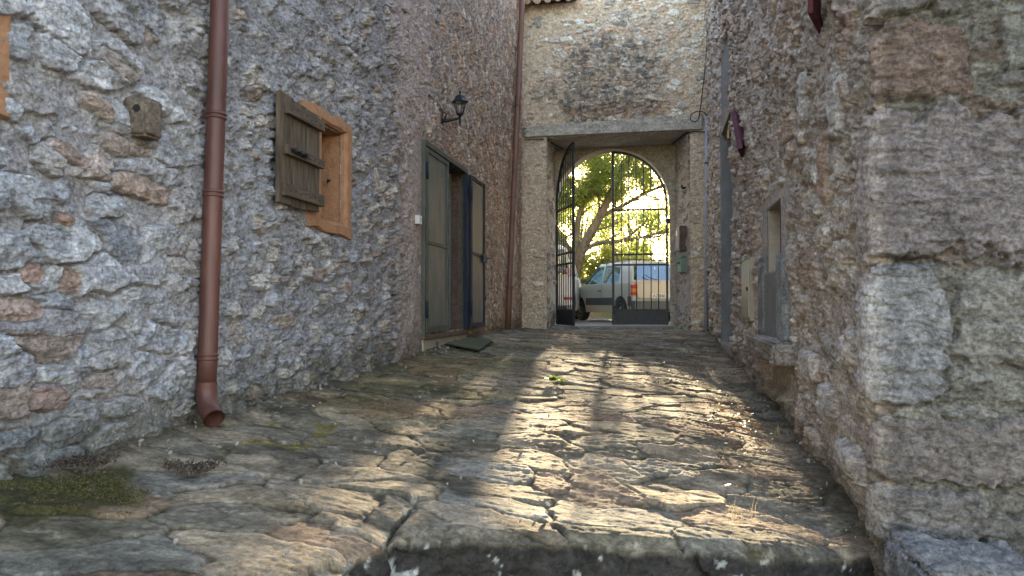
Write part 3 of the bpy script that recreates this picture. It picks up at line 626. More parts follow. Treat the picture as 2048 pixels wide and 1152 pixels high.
# ------------------------------------------------------------------ lantern, cable, switch, mat
def lantern():
    cx, cy, cz = -2.22, 8.02, 3.25
    e = empty('wall_lantern', (x, cy, cz), 'black wall lantern with six glass sides above the metal door', 'lantern')
    b = B(); b.lathe((cx, cy, cz), [(.036, -.045), (.075, .085)], 6); bm = b.bm; b.bm.faces.ensure_lookup_table()
    b.done('glass', 'lamp glass', e)
    b = B()
    for k in range(6):
        a = math.pi * 2 * k / 6; b.tube([(cx + .038 * math.cos(a), cy + .038 * math.sin(a), cz - .047), (cx + .078 * math.cos(a), cy + .078 * math.sin(a), cz + .087)], .0045, 6)
    b.lathe((cx, cy, cz - .056), [(.012, -.05), (.014, -.03), (.03, -.01), (.044, 0), (.042, .012)], 12)
    b.lathe((cx, cy, cz + .085), [(.098, 0), (.10, .008), (.075, .03), (.055, .07), (.02, .088), (.01, .095), (.012, .11), (.016, .12), (.006, .135)], 6)
    b.done('lantern_frame', 'dark iron', e)
    b = B(); b.lathe((cx, cy, cz - .05), [(.012, 0), (.012, .045), (.02, .06), (.022, .085), (.012, .105)], 12); b.done('bulb', 'white plastic', e)
    b = B(); b.tube([(x, cy - .01, cz - .11), (x + .06, cy - .005, cz - .125), (x + .14, cy, cz - .115), (cx - .02, cy, cz - .10), (cx, cy, cz - .095)], [.028, .02, .014, .013, .013], 10)
    b.tube([(x + .05, cy, cz - .10), (x + .07, cy, cz - .04), (x + .03, cy, cz - .02)], [.012, .009, .006], 8); b.lathe((cx, cy, cz - .16), [(.003, -.028), (.013, -.016), (.006, -.004), (.016, .01), (.012, .06)], 10)
    b.hexa([(x - .03, cy - .05, cz - .19), (x + .022, cy - .05, cz - .19), (x + .022, cy + .05, cz - .19), (x - .03, cy + .05, cz - .19), (x - .03, cy - .035, cz + .02), (x + .022, cy - .035, cz + .02), (x + .022, cy + .035, cz + .02), (x - .03, cy + .035, cz + .02)], .006)
    b.done('bracket_arm', 'dark iron', e)
lantern()
tag(B().tube([(x + .035, 7.33, 2.72), (x + .035, 7.40, 3.24), (x + .03, 7.46, 3.29), (x + .03, 7.9, 3.28), (x + .02, 8.0, 3.14)], .006, 8).done('electric_cable', 'grey plaster'), 'thin pale cable running from the metal door frame up to the lantern', 'cable')
e = empty('light_switch', (x, 7.18, 1.88), 'small white switch box left of the metal door frame', 'switch')
B().box((x - .01, 7.10, 1.835), (x + .055, 7.19, 1.925), .006).done('housing', 'white plastic', e)
B().box((x + .0555, 7.125, 1.855), (x + .064, 7.165, 1.905), .003).done('button', 'grey plastic', e)
def doormat():
    pts = [(-2.42, 8.2), (-2.42, 9.0), (-2.05, 8.97), (-1.90, 8.2), (-1.92, 7.6), (-2.02, 7.62)]
    pts = [(-2.40, 8.05), (-2.33, 8.95), (-2.0, 8.75), (-1.93, 7.75)]
    b = B(); z = [float(gz(np.array(p[0]), np.array(p[1]))) + .028 for p in pts]
    b.hexa([(p[0], p[1], q) for p, q in zip(pts, z)] + [(p[0], p[1], q + .014) for p, q in zip(pts, z)], .006); o = b.done('doormat', 'doormat green')
    tag(o, 'faded green doormat lying on the paving below the metal door', 'doormat')
    b = B(); b.hexa([(p[0] * 1.0 + (-.012 if p[0] < -2.2 else .012), p[1] + (.012 if p[1] > 8.5 else -.012), q - .008) for p, q in zip(pts, z)] + [(p[0] + (-.012 if p[0] < -2.2 else .012), p[1] + (.012 if p[1] > 8.5 else -.012), q - .002) for p, q in zip(pts, z)]); b.done('backing', 'black rubber', o)
doormat()

# ------------------------------------------------------------------ gatehouse wall
GATE = empty('gatehouse', (-.9, 14.5, .5), 'tall stone gatehouse wall with concrete beam and round archway', 'gatehouse')
GY = 13.8; AX = -.92; AR = 1.17; SP = 3.035; AY = 14.9
def gate_front():
    dx = .009; xs = np.arange(-2.72, 1.15, dx); zs = np.arange(.35, 7.3, .012)
    X, Z = np.meshgrid(xs, zs); u, v = X, Z
    cov = .30 + .55 * sst(-1.6, -2.1, X + .3 * fbm(u * 1.3, v * 1.3, 501, 4)) + .45 * sst(.1, .6, X + .3 * fbm(u * 1.3, v * 1.3, 502, 4)) * sst(5.9, 5.4, Z) + .2 * fbm(u * 1.5, v * 1.5, 503, 3)
    cols = [(.40, .38, .34), (.34, .32, .29), (.46, .44, .41), (.30, .29, .275), (.38, .29, .225), (.33, .27, .21), (.20, .195, .185), (.52, .50, .46)]
    h1, c1, m = rubble(u, v, 510, .20, .105, cols, (.36, .305, .24), cov, .022, .008)
    h2, c2, m2 = rubble(u, v, 560, .11, .05, cols, (.36, .305, .24), cov + .05, .018, .007)
    w = sst(-.1, .1, fbm(u * 2.2, v * 3.5, 505, 2)); h = h1 * (1 - w) + h2 * w; c = mix(c1, c2, w)
    low = sst(4.3, 4.2, Z); cm = np.array([.37, .31, .25]) * (1 + .16 * fbm(u * 5, v * 5, 520, 4))[..., None]
    pl = low * sst(.1, -.35, fbm(u * 2.4, v * 2.4, 521, 4) - .1 * (Z > 1.5)); c = mix(c, cm, pl * .85); h = h * (1 - .6 * pl) + pl * .01 * fbm(u * 5, v * 5, 522, 4)
    st = sst(-.05, .35, 1.0 - ((X + .85) / 1.75) ** 2 - np.abs((Z - 5.2) / 1.15) ** 3 - .45 + .75 * fbm(u * 2.6, v * 1.6, 530, 6, .68)) * sst(4.3, 4.5, Z)
    sp = sst(-.25, .35, fbm(u * 14, v * 14, 531, 4, .7)); c = mix(c, np.array([.075, .072, .068]) * np.ones_like(c), st * (.22 + .62 * sp) * (1 - .45 * sst(.36, .46, c[..., 0])))
    brow = sst(.28, .05, np.abs(Z - 4.72 - .04 * fbm(u * 2, v * 0, 533, 2))) * sst(-1.9, -1.5, X) * sst(.35, .1, X); c = mix(c, c * np.array([.72, .58, .50]), brow * .6)
    h = h + .015 * fbm(u * 1.5, v * 1.5, 540, 3) + chips(u, v, 542, .07, .035, .009, .010)[0]
    c = c * np.array([1.62, 1.50, 1.38])
    h = h + .035 * sst(2.0, .6, Z) * (fbm(u * 3.5, v * 4.5, 541, 4))
    Y = GY - h
    xc = (X[:-1, :-1] + X[1:, 1:]) / 2; zc = (Z[:-1, :-1] + Z[1:, 1:]) / 2
    keep = ~((xc > -2.08) & (xc < .60) & (zc < 4.25)) & ~((zc > 4.26) & (zc < 4.44)) & ~((zc > 6.84) & (xc < -1.50))
    grid('wall', np.stack([X, Y, Z], -1), c, 'wall stone', GATE, keep)
gate_front()
def patch(name, parent, p00, du, dv, nu, nv, nrm, seed, base, plaster=.5, matn='wall stone', keep=None, scale=1.0):
    """displaced plaster/rubble sheet: origin p00, edge vectors du, dv"""
    p00, du, dv, nrm = map(np.array, (p00, du, dv, nrm)); s = np.linspace(0, 1, nu); t = np.linspace(0, 1, nv); S, T = np.meshgrid(s, t)
    u = S * np.linalg.norm(du) + seed * 3.3; v = T * np.linalg.norm(dv) + seed
    h, c, m = rubble(u, v, seed, .19, .10, [(.36, .33, .29), (.30, .28, .26), (.38, .29, .23), (.42, .39, .35)], base, plaster, .022 * scale, .008 * scale)
    h = h + .012 * scale * fbm(u * 3, v * 3, seed + 2, 4)
    P = p00 + S[..., None] * du + T[..., None] * dv + h[..., None] * nrm
    return grid(name, P, c, matn, parent, None if keep is None else keep(P))
TAN = (.47, .40, .32)
patch('jamb', GATE, (-2.08, 13.78, .4), (0, 1.2, 0), (0, 0, 3.86), 100, 300, (1, 0, 0), 601, TAN, .75)
patch('jamb', GATE, (.60, 13.78, .4), (-.25, 1.2, 0), (0, 0, 3.86), 100, 300, (-.98, -.2, 0), 602, TAN, .75)
def arch_wall():
    # front face of the arch wall, a sheet with an arched hole; then intrados
    xs = np.arange(-2.16, .46, .010); zs = np.arange(.4, 4.30, .010); X, Z = np.meshgrid(xs, zs); u, v = X, Z
    h, c, m = rubble(u, v, 620, .2, .1, [(.33, .29, .24), (.38, .30, .23)], (.42, .36, .28), .93, .012, .006)
    h += .01 * fbm(u * 2, v * 2, 625, 4)
    g = lambda a: (a[:-1, :-1] + a[1:, 1:]) / 2
    X2, Z2 = X - AX, np.maximum(Z - SP, 0); r = np.sqrt(X2 ** 2 + Z2 ** 2)
    # snap vertices just inside the opening to its outline
    near = (r < AR) & (r > AR - .016); k = np.where(near, AR / np.maximum(r, .01), 1)
    X = AX + X2 * k; Z = np.where(Z > SP, SP + Z2 * k, Z); r = np.where(near, AR, r)
    keep = ~(g(r) < AR - .004)
    grid('wall', np.stack([X, AY - h, Z], -1), c, 'wall stone', GATE, keep)
    n = 48; prof = [(AX - AR, .4), (AX - AR, SP)] + [(AX - AR * math.cos(math.pi * i / n), SP + AR * math.sin(math.pi * i / n)) for i in range(1, n)] + [(AX + AR, SP), (AX + AR, .4)]
    bm = bmesh.new(); A = [bm.verts.new((a, AY - .012, b)) for a, b in prof]; Bv = [bm.verts.new((a, AY + .42, b)) for a, b in prof]
    for i in range(len(prof) - 1): f = bm.faces.new([A[i], A[i + 1], Bv[i + 1], Bv[i]]); f.smooth = 0 < i < len(prof) - 2
    me = bpy.data.meshes.new('arch'); bm.to_mesh(me); bm.free(); me.materials.append(MATS['tan plaster']); link('arch', me, GATE)
    # outer face
    bm = bmesh.new(); y = AY + .42
    O = [(-6, .4), (-6, SP)] + [(AX - 1.4 * AR * math.cos(math.pi * i / n) * (3.2 if 0 else 1), 6.9) for i in range(1, n)] + [(6, SP), (6, .4)]
    A = [bm.verts.new((a, y, b)) for a, b in prof]; Bv = [bm.verts.new((a, y, b)) for a, b in O]
    for i in range(len(prof) - 1): bm.faces.new([A[i], A[i + 1], Bv[i + 1], Bv[i]])
    me = bpy.data.meshes.new('outer_wall'); bm.to_mesh(me); bm.free(); me.materials.append(MATS['tan plaster']); link('outer_wall', me, GATE)
arch_wall()
# concrete beam and its soffit
bmo = rough_block('beam', (-2.75, 13.74, 4.24), (1.05, 15.0, 4.50), 'wall stone', GATE, .007, 44, 71, (.47, .425, .355))
for v_ in bmo.data.vertices:
    if v_.co.z > 4.37: v_.co.z += -.03 + .075 * (v_.co.x + 2.6) / 3.5
rough_block('threshold', (-2.25, 14.15, .40), (.45, 15.5, .585), 'rock', GATE, .004, 14, 8, (.27, .25, .22))
def roof():
    B().hexa([(-2.7, 13.95, 4.5), (1.1, 13.95, 4.5), (1.1, 15.3, 4.5), (-2.7, 15.3, 4.5), (-2.7, 13.95, 6.93), (1.1, 13.95, 6.93), (1.1, 15.3, 7.35), (-2.7, 15.3, 7.35)]).done('sun_block_infill', 'tan plaster', GATE)  # solid fill behind the front, added to block sun under the roof
    rf = B(); rf.hexa([(-2.6, 13.62, 6.84), (-1.5, 13.62, 6.84), (-1.5, 15.6, 7.5), (-2.6, 15.6, 7.5), (-2.6, 13.62, 6.87), (-1.5, 13.62, 6.87), (-1.5, 15.6, 7.54), (-2.6, 15.6, 7.54)])
    o = rf.done('roof', 'roof tile', GATE)
    random.seed(5)
    for k in range(5):
        cx = -2.42 + k * .2; b = B(); r = .085 + random.uniform(-.006, .006); zz = 6.86 + random.uniform(-.01, .01); y0 = 13.48 + random.uniform(-.02, .02)
        bm = b.bm
        for (y, z, rr) in ((y0, zz, r),):
            ra = []
            for yy, dz, q in ((y0, 0, r), (y0 + .5, .16, r * .85)):
                ring = [bm.verts.new((cx + q * math.cos(math.pi * i / 10), yy, zz - .05 + dz + q * math.sin(math.pi * i / 10))) for i in range(11)] + [bm.verts.new((cx + (q - .014) * math.cos(math.pi * i / 10), yy, zz - .05 + dz + (q - .014) * math.sin(math.pi * i / 10))) for i in range(10, -1, -1)]
                ra.append(ring)
            n = len(ra[0])
            for i in range(n): bm.faces.new([ra[0][i], ra[0][(i + 1) % n], ra[1][(i + 1) % n], ra[1][i]])
            for i in range(10): bm.faces.new([ra[0][i], ra[0][i + 1], ra[0][20 - i], ra[0][21 - i]])
        # mortar plug of the tile mouth
        b.lathe((cx, y0 + .02, zz - .05), [(r - .016, 0), (r - .016, .02)], 14, 'Y')
        b.done('roof_tile', 'roof tile', o)
roof()

# ------------------------------------------------------------------ right house
RIGHT = empty('corner_house', (1.5, 8, 0), 'rough brown stone house on the right with big corner blocks', 'house')
RX = .93; CY = 3.30
RDOOR = (9.5, 10.95, .47, 3.5); RWIN = (5.86, 6.58, 1.27, 1.83)
def right_wall():
    Y = [13.98]
    while Y[-1] > CY + .09: Y.append(Y[-1] - min(max(Y[-1] ** 2 / 674 * 1.0, .011), .026))
    rc = .08; s = []; pos = []; nrm = []
    for y in Y: pos.append((RX, y)); nrm.append((-1, 0)); s.append(y - CY)
    for k in range(1, 9):
        a = math.pi / 2 * k / 9; pos.append((RX + rc - rc * math.cos(a), CY + rc - rc * math.sin(a))); nrm.append((-math.cos(a), -math.sin(a))); s.append(rc - rc * math.pi / 2 * k / 9)
    xx = RX + rc
    while xx < 7:
        pos.append((xx, CY)); nrm.append((0, -1)); s.append(-(xx - RX - rc) - rc * (math.pi / 2 - 1)); xx += .0055 if xx < 2.1 else .06
    s = np.array(s); pos = np.array(pos); nrm = np.array(nrm); nc = len(s)
    gs = sst(0, 1.1, s); gl = -.55 * (1 - gs) + gs * (hr(np.maximum(pos[:, 1], CY)) - .2)
    top = np.minimum(6.9, 1.35 + .46 * np.maximum(pos[:, 1], CY))
    nr = 560; t = np.linspace(0, 1, nr)[:, None]
    Z = np.concatenate([gl + (top - gl) * t, top + (6.95 - top) * np.linspace(.04, 1, 24)[:, None]], 0)
    S = np.repeat(s[None], nr + 24, 0); u, v = S, Z
    al = sst(-.02, .05, S)                                                    # 1 on the alley side
    cols = [(.30, .26, .22), (.35, .31, .27), (.25, .215, .185), (.31, .22, .165), (.40, .37, .34), (.27, .245, .23), (.33, .25, .19)]
    cov = .42 + .22 * fbm(u * .9, v * .9, 701, 3)
    h1, c1, m1 = rubble(u, v, 710, .17, .11, cols, (.30, .265, .235), cov, .034, .013, tilt=1.3)
    h2, c2, m2 = rubble(u, v, 760, .38, .22, cols, (.30, .265, .235), cov + .1, .036, .013, tilt=.9)
    w = sst(6.0, 2.0, S + .8 * fbm(u, v, 702, 2)); h = h1 * (1 - w * .7) + h2 * w * .7; c = mix(c1, c2, w * .7)
    h = h + (.016 * ridged(u * 8, v * 9, 703, 5) + .010 * fbm(u * 26, v * 26, 704, 4, .65) + .045 * fbm(u * 1.2, v * 1.0, 705, 3)) * (.35 + .65 * al)
    k1, q1 = chips(u, v, 715, .09, .06, .022, .024, .6); k2, q2 = chips(u, v, 716, .04, .025, .010, .012, .6); h = h * .85 + k1 * .4 + k2 * .4 - .05 * sst(.28, .5, fbm(u * 6, v * 6, 724, 4, .6)) * al; c = c * (.9 + .2 * q1)[..., None]
    hf, cf, mf = rubble(u, v, 790, .34, .20, [(.30, .29, .255), (.27, .255, .225), (.33, .315, .28), (.29, .235, .195)], (.29, .275, .235), .62, .016, .010)
    h = h * al + (1 - al) * (hf + .014 * fbm(u * 5, v * 6, 707, 5, .6) + .012 * ridged(u * 9, v * 15, 708, 5) + chips(u, v + .2 * u, 717, .07, .03, .012, .018, .6)[0]); c = mix(cf, c, al)
    gg = (1 - al) * sst(1.7, 2.4, Z) * sst(-.2, .3, fbm(u * 4, v * 4, 721, 4)) * .25; c = mix(c, c * np.array([.97, 1.0, .90]), gg)
    h = h + .005 * fbm(u * 50, v * 55, 722, 3, .8) - .012 * np.abs(fbm(u * 16, v * 22, 723, 5, .7)) - (1 - al) * .028 * sst(.22, .5, fbm(u * 4.5, v * 8, 725, 5, .65))
    c = c * (1 + .12 * fbm(u * 1.3, v * 1.5, 709, 3))[..., None]
    # corner quoins (span the corner: s from negative = front face to positive = alley face)
    Q = [(-.11, 2.02, .20, .155, 2, .022, (.27, .20, .165)), (-.62, 2.10, .20, .14, -3, .014, (.27, .26, .23)), (-.55, 1.93, .14, .03, -3, .012, (.25, .235, .21)),
         (-.16, 1.50, .46, .31, 0, .035, (.30, .265, .255)), (-.0, .87, .21, .28, 0, .06, (.36, .355, .355)), (-.42, .95, .19, .20, 8, .02, (.32, .305, .27)),
         (-.30, .40, .42, .13, 0, .03, (.265, .235, .215)), (-.10, .12, .24, .12, 0, .045, (.27, .25, .23)), (-.55, .05, .22, .10, 0, .03, (.25, .235, .21)), (-.10, 2.42, .22, .18, 0, .04, (.26, .24, .215)),
         (-.10, -.10, .3, .07, 0, .04, (.2, .18, .16)), (.9, 1.75, .10, .20, 0, .05, (.30, .205, .15)), (.62, 2.05, .11, .2, 12, .05, (.36, .35, .34)), (1.5, 2.3, .08, .17, 0, .05, (.34, .34, .345)),
         (.95, .45, .13, .10, 0, .05, (.33, .31, .30)), (1.45, .62, .22, .09, 0, .045, (.35, .33, .31)), (.55, .25, .16, .07, 0, .05, (.33, .31, .29))]
    for k, q in enumerate(Q): h, c = stone(h, c, u, v, *q, 820 + k * 7, p=4.5, gd=.012)
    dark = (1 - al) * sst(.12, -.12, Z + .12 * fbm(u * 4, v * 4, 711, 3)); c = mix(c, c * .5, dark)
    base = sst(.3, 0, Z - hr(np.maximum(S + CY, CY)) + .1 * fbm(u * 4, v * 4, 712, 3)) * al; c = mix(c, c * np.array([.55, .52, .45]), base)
    h = h + (1 - al) * (.010 * ridged(u * 11, v * 17, 718, 5) + chips(u, v - .2 * u, 719, .05, .025, .008, .012, .6)[0])
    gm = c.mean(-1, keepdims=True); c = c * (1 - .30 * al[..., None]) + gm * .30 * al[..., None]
    c = c * (al[..., None] * np.array([1.92, 1.78, 1.64]) + (1 - al)[..., None] * np.array([.66, .635, .63])) * (1 + .28 * fbm(u * 5, v * 9, 720, 6, .7))[..., None]  # alley side lightened and warmed for reflected light; front is darker stone
    # flatten where trims are mounted
    def flat(a, b_, z0, z1, f=.04, lvl=0.):
        m = sst(a - CY - f, a - CY, S) * sst(b_ - CY + f, b_ - CY, S) * sst(z0 - f, z0, Z) * sst(z1 + f, z1, Z); return m, lvl
    for m, lv in (flat(RDOOR[0] - .12, RDOOR[1] + .1, RDOOR[2], 4.6, lvl=-.01), flat(5.45, 6.9, .70, 1.9, lvl=-.005), flat(7.28, 8.05, .8, 1.52), flat(5.2, 6.7, .35, .60, .08, -.06)):
        h = h * (1 - m) + lv * m
    m = flat(RDOOR[0] - .12, RDOOR[1] + .1, RDOOR[2], 4.6)[0]; c = mix(c, np.array([.31, .295, .275]) * (1 + .1 * fbm(u * 6, v * 6, 713, 3))[..., None], m)
    m = flat(5.50, 6.9, .72, 1.9)[0] * .4; c = mix(c, np.array([.40, .36, .33]) * (1 + .2 * fbm(u * 9, v * 9, 714, 4))[..., None], m)
    PX = pos[None, :, 0] + nrm[None, :, 0] * h; PY = pos[None, :, 1] + nrm[None, :, 1] * h
    P = np.stack([PX, PY, Z], -1)
    g = lambda a: (a[:-1, :-1] + a[1:, 1:]) / 2; yc = g(S) + CY; zc = g(Z)
    inn = lambda o: (yc > o[0]) & (yc < o[1]) & (zc > o[2]) & (zc < o[3])
    keep = ~(inn(RDOOR) | inn(RWIN))
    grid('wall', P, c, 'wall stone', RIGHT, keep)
    B().box((2.0, 3.9, -.5), (7, 14, 6.9)).done('wall', 'grey plaster', RIGHT)
    B().hexa([(.93, 3.25, 6.92), (7, 3.25, 6.92), (7, 14, 6.92), (.93, 14, 6.92), (.93, 3.25, 6.97), (7, 3.25, 6.97), (7, 14, 7.1), (.93, 14, 7.1)]).done('roof', 'roof tile', RIGHT)
right_wall()
y0, y1, z0, z1 = RDOOR
b = B(); b.box((RX - .012, y1 - .012, z0 - .1), (RX + .55, y1 + .15, z1 + .1), .004); b.done('jamb', 'smooth grey jamb', RIGHT)
b = B(); b.box((RX + .002, y0 - .15, z0 - .1), (RX + .55, y0 + .01, z1 + .1), .004); b.done('jamb', 'grey plaster', RIGHT)
b = B(); b.box((RX - .006, y0 - .13, z1 - .01), (RX + .55, y1 + .13, z1 + .12), .004); b.done('lintel', 'tan plaster', RIGHT)
b = B(); b.box((RX - .04, y0 - .05, z0 - .12), (RX + .6, y1 + .05, z0 + .0), .01); b.done('door_step', 'grey plaster', RIGHT)
b = B(); b.box((RX + .40, y0 + .02, z0), (RX + .45, y1 - .02, z1)); b.done('door', 'old wood', RIGHT)
# niche window with maroon frame
y0, y1, z0, z1 = RWIN
b = B(); b.box((RX + .012, y1 - .01, z0 + .011), (RX + .32, y1 + .1, z1 - .011)); b.box((RX + .012, y0 - .1, z0 + .011), (RX + .32, y0 + .01, z1 - .011)); b.box((RX + .010, y0 - .1, z1 - .01), (RX + .32, y1 + .1, z1 + .08)); b.box((RX + .010, y0 - .1, z0 - .1), (RX + .32, y1 + .1, z0 + .01))
nw = b.done('window_reveal', 'tan plaster', RIGHT)
B().box((RX + .05, y0 + .30, z0 + .02), (RX + .165, y0 + .335, z1 - .03), .004).done('shutter', 'maroon paint', nw)
b = B()
for a, c_ in ((y0 + .012, y0 + .05), (y1 - .05, y1 - .012)): b.box((RX + .17, a, z0 + .012), (RX + .21, c_, z1 - .012), .003)
b.box((RX + .17, y0 + .051, z0 + .012), (RX + .21, y1 - .051, z0 + .05)); b.box((RX + .17, y0 + .051, z1 - .05), (RX + .21, y1 - .051, z1 - .012)); b.box((RX + .17, y0 + .35, z0 + .051), (RX + .21, y0 + .385, z1 - .051))
b.done('window_frame', 'maroon paint', nw)
B().box((RX + .22, y0, z0), (RX + .225, y1, z1)).done('window_pane', 'dark inside', nw)
rough_block('stone_jamb', (RX - .05, 5.50, .70), (RX + .1, 5.80, 1.38), 'rock', RIGHT, .005, 14, 31, (.34, .335, .33))
rough_block('stone_jamb', (RX - .03, 6.62, .70), (RX + .1, 6.95, 1.42), 'rock', RIGHT, .005, 14, 33, (.27, .26, .25))
B().box((RX - .018, 5.80, .70), (RX + .05, 6.62, 1.262), .004).done('blocked_panel', 'smooth grey jamb', RIGHT)
rough_block('stone_shelf', (RX - .15, 5.22, .585), (RX + .15, 6.85, .735), 'wall stone', RIGHT, .022, 22, 41, (.33, .285, .25))
# shutters and maroon boards
b = B(); a = [(.80, 7.62, 2.58), (.955, 8.36, 2.55), (.955, 8.80, 3.30), (.835, 8.60, 3.22)]; off = Vector((.045, -.045, 0))
b.hexa([Vector(p) for p in a] + [Vector(p) + off for p in a]); sh = b.done('shutter', 'maroon paint', RIGHT); sh['label'] = 'maroon shutter board set aslant'
b = B(); b.tube([(.80, 8.05, 2.92), (.76, 8.02, 2.92), (.75, 8.02, 2.86)], .012, 8); b.hexa([(.735, 8.0, 2.78), (.755, 8.0, 2.78), (.76, 8.03, 2.78), (.74, 8.03, 2.78), (.74, 8.0, 2.87), (.76, 8.0, 2.87), (.765, 8.03, 2.87), (.745, 8.03, 2.87)]); b.done('padlock', 'brass', sh)
b = B(); a = [(.775, 3.98, 2.52), (.935, 4.40, 2.52), (.96, 4.39, 2.52), (.80, 3.97, 2.52)]
b.hexa([Vector(p) for p in a] + [Vector(p) + Vector((0, 0, .9)) for p in a], .003); b.done('shutter', 'maroon paint', RIGHT)
# meter cabinet
e = empty('meter_cabinet', (RX, 7.7, .84), 'cream metal meter cabinet door set in the right wall', 'cabinet')
b = B(); b.box((RX - .05, 7.36, .845), (RX + .03, 8.0, 1.47), .003); b.done('frame', 'tan plaster', e)
b = B(); b.box((RX - .060, 7.39, .875), (RX - .051, 7.97, 1.44), .002); b.done('door', 'cream enamel', e)
b = B(); b.lathe((RX - .073, 7.46, 1.16), [(.018, 0), (.02, .006), (.02, .013)], 12, 'X'); b.done('lock', 'dark iron', e)

# ------------------------------------------------------------------ fittings on the gatehouse
e = empty('conduit_pipe', (.88, 13.72, .55), 'straight grey plastic conduit in the corner right of the gateway', 'conduit')
cp = lambda z: (.862 + (.901 - .862) * (z - .54) / 3.9, 13.68, z)
B().tube([cp(.50), cp(4.46)], .028, 12).done('pipe', 'grey plastic', e)
for z in (.8, 1.75, 2.6, 3.6):
    b = B(); b.tube([Vector(cp(z - .012)), Vector(cp(z + .012))], .036, 12); b.box((cp(z)[0] - .012, 13.70, z - .008), (cp(z)[0] + .012, 13.81, z + .008)); b.done('clip', 'grey plastic' if z < 3 else 'dark iron', e)
random.seed(1)
pts = [(.90, 13.68, 4.44), (.86, 13.66, 4.53), (.76, 13.65, 4.56), (.64, 13.65, 4.52), (.61, 13.65, 4.42), (.68, 13.65, 4.37), (.75, 13.65, 4.42), (.80, 13.67, 4.7), (.88, 13.68, 5.4), (.93, 13.69, 6.2), (.95, 13.70, 6.95)]
def smoothpts(p, n=6):
    p = [Vector(q) for q in p]; r = []
    for i in range(len(p) - 1):
        a, b_, c_, d = p[max(i - 1, 0)], p[i], p[i + 1], p[min(i + 2, len(p) - 1)]
        for k in range(n):
            t = k / n; r.append(.5 * ((2 * b_) + (c_ - a) * t + (2 * a - 5 * b_ + 4 * c_ - d) * t * t + (3 * b_ - a - 3 * c_ + d) * t ** 3))
    r.append(p[-1]); return r
tag(B().tube(smoothpts(pts), .009, 8).done('black_cable', 'black cable'), 'thin dark cable looped at the conduit top and rising up the wall', 'cable')
tag(B().tube(smoothpts([(.88, 13.70, 4.18), (.72, 13.72, 4.20), (.62, 13.76, 4.21), (.52, 13.9, 4.21), (.42, 14.3, 4.215), (.3, 14.8, 4.215)]), .014, 8).done('ceiling_cable', 'black cable'), 'dark cable running under the right end of the concrete beam', 'cable')
tag(B().tube(smoothpts([(-2.5, 13.72, 4.19), (-2.25, 13.74, 4.2), (-2.1, 13.9, 4.215), (-2.0, 14.4, 4.215), (-1.9, 14.8, 4.215)]), .012, 8).done('ceiling_cable', 'black cable'), 'dark cable running under the left end of the concrete beam', 'cable')
# boxes on the splayed right jamb
dj = Vector((-.25, 1.2, 0)).normalized(); nj = Vector((-dj.y, dj.x, 0)).normalized()
def jambbox(name, s0, s1, z0, z1, dep, material, lbl, cat, roofm):
    o = Vector((.60, 13.78, 0)) + nj * .0
    e = empty(name, tuple(o + dj * s0 + Vector((0, 0, z0))), lbl, cat)
    q = lambda s, n, z: o + dj * s + nj * n + Vector((0, 0, z))
    B().hexa([q(s0, -.02, z0), q(s0, dep, z0), q(s1, dep, z0), q(s1, -.02, z0), q(s0, -.02, z1), q(s0, dep, z1), q(s1, dep, z1), q(s1, -.02, z1)], .006).done('body', material, e)
    if roofm: B().hexa([q(s0 - .015, -.02, z1 + .04), q(s0 - .015, dep + .03, z1 - .02), q(s1 + .015, dep + .03, z1 - .02), q(s1 + .015, -.02, z1 + .04), q(s0 - .015, -.02, z1 + .05), q(s0 - .015, dep + .03, z1 - .008), q(s1 + .015, dep + .03, z1 - .008), q(s1 + .015, -.02, z1 + .05)]).done('lid', material, e)
    return e, q
e, q = jambbox('meter_box', .27, .62, 2.03, 2.50, .13, 'rusty brown box', 'rusty brown metal box on the right jamb inside the gateway', 'meter box', False)
B().hexa([q(.30, .131, 2.06), q(.30, .137, 2.06), q(.59, .137, 2.06), q(.59, .131, 2.06), q(.30, .131, 2.47), q(.30, .137, 2.47), q(.59, .137, 2.47), q(.59, .131, 2.47)]).done('door', 'rusty brown box', e)
B().hexa([q(.44, .138, 2.33), q(.44, .141, 2.33), q(.52, .141, 2.33), q(.52, .138, 2.33), q(.44, .138, 2.42), q(.44, .141, 2.42), q(.52, .141, 2.42), q(.52, .138, 2.42)]).done('sticker', 'plate white', e)
e, q = jambbox('letterbox', .30, .56, 1.62, 1.90, .11, 'green box', 'small green letterbox under the rusty brown box', 'letterbox', True)
B().hexa([q(.37, .111, 1.78), q(.37, .118, 1.78), q(.49, .118, 1.78), q(.49, .111, 1.78), q(.37, .111, 1.83), q(.37, .118, 1.83), q(.49, .118, 1.83), q(.49, .111, 1.83)]).done('slot', 'dark inside', e)
q0 = Vector((.60, 13.78, 0)); B().tube([q0 + dj * .3 + nj * -.02 + Vector((0, 0, 3.22)), q0 + dj * .3 + nj * .07 + Vector((0, 0, 3.22)), q0 + dj * .3 + nj * .08 + Vector((0, 0, 3.27))], .022, 8).done('iron_peg', 'dark iron', GATE)

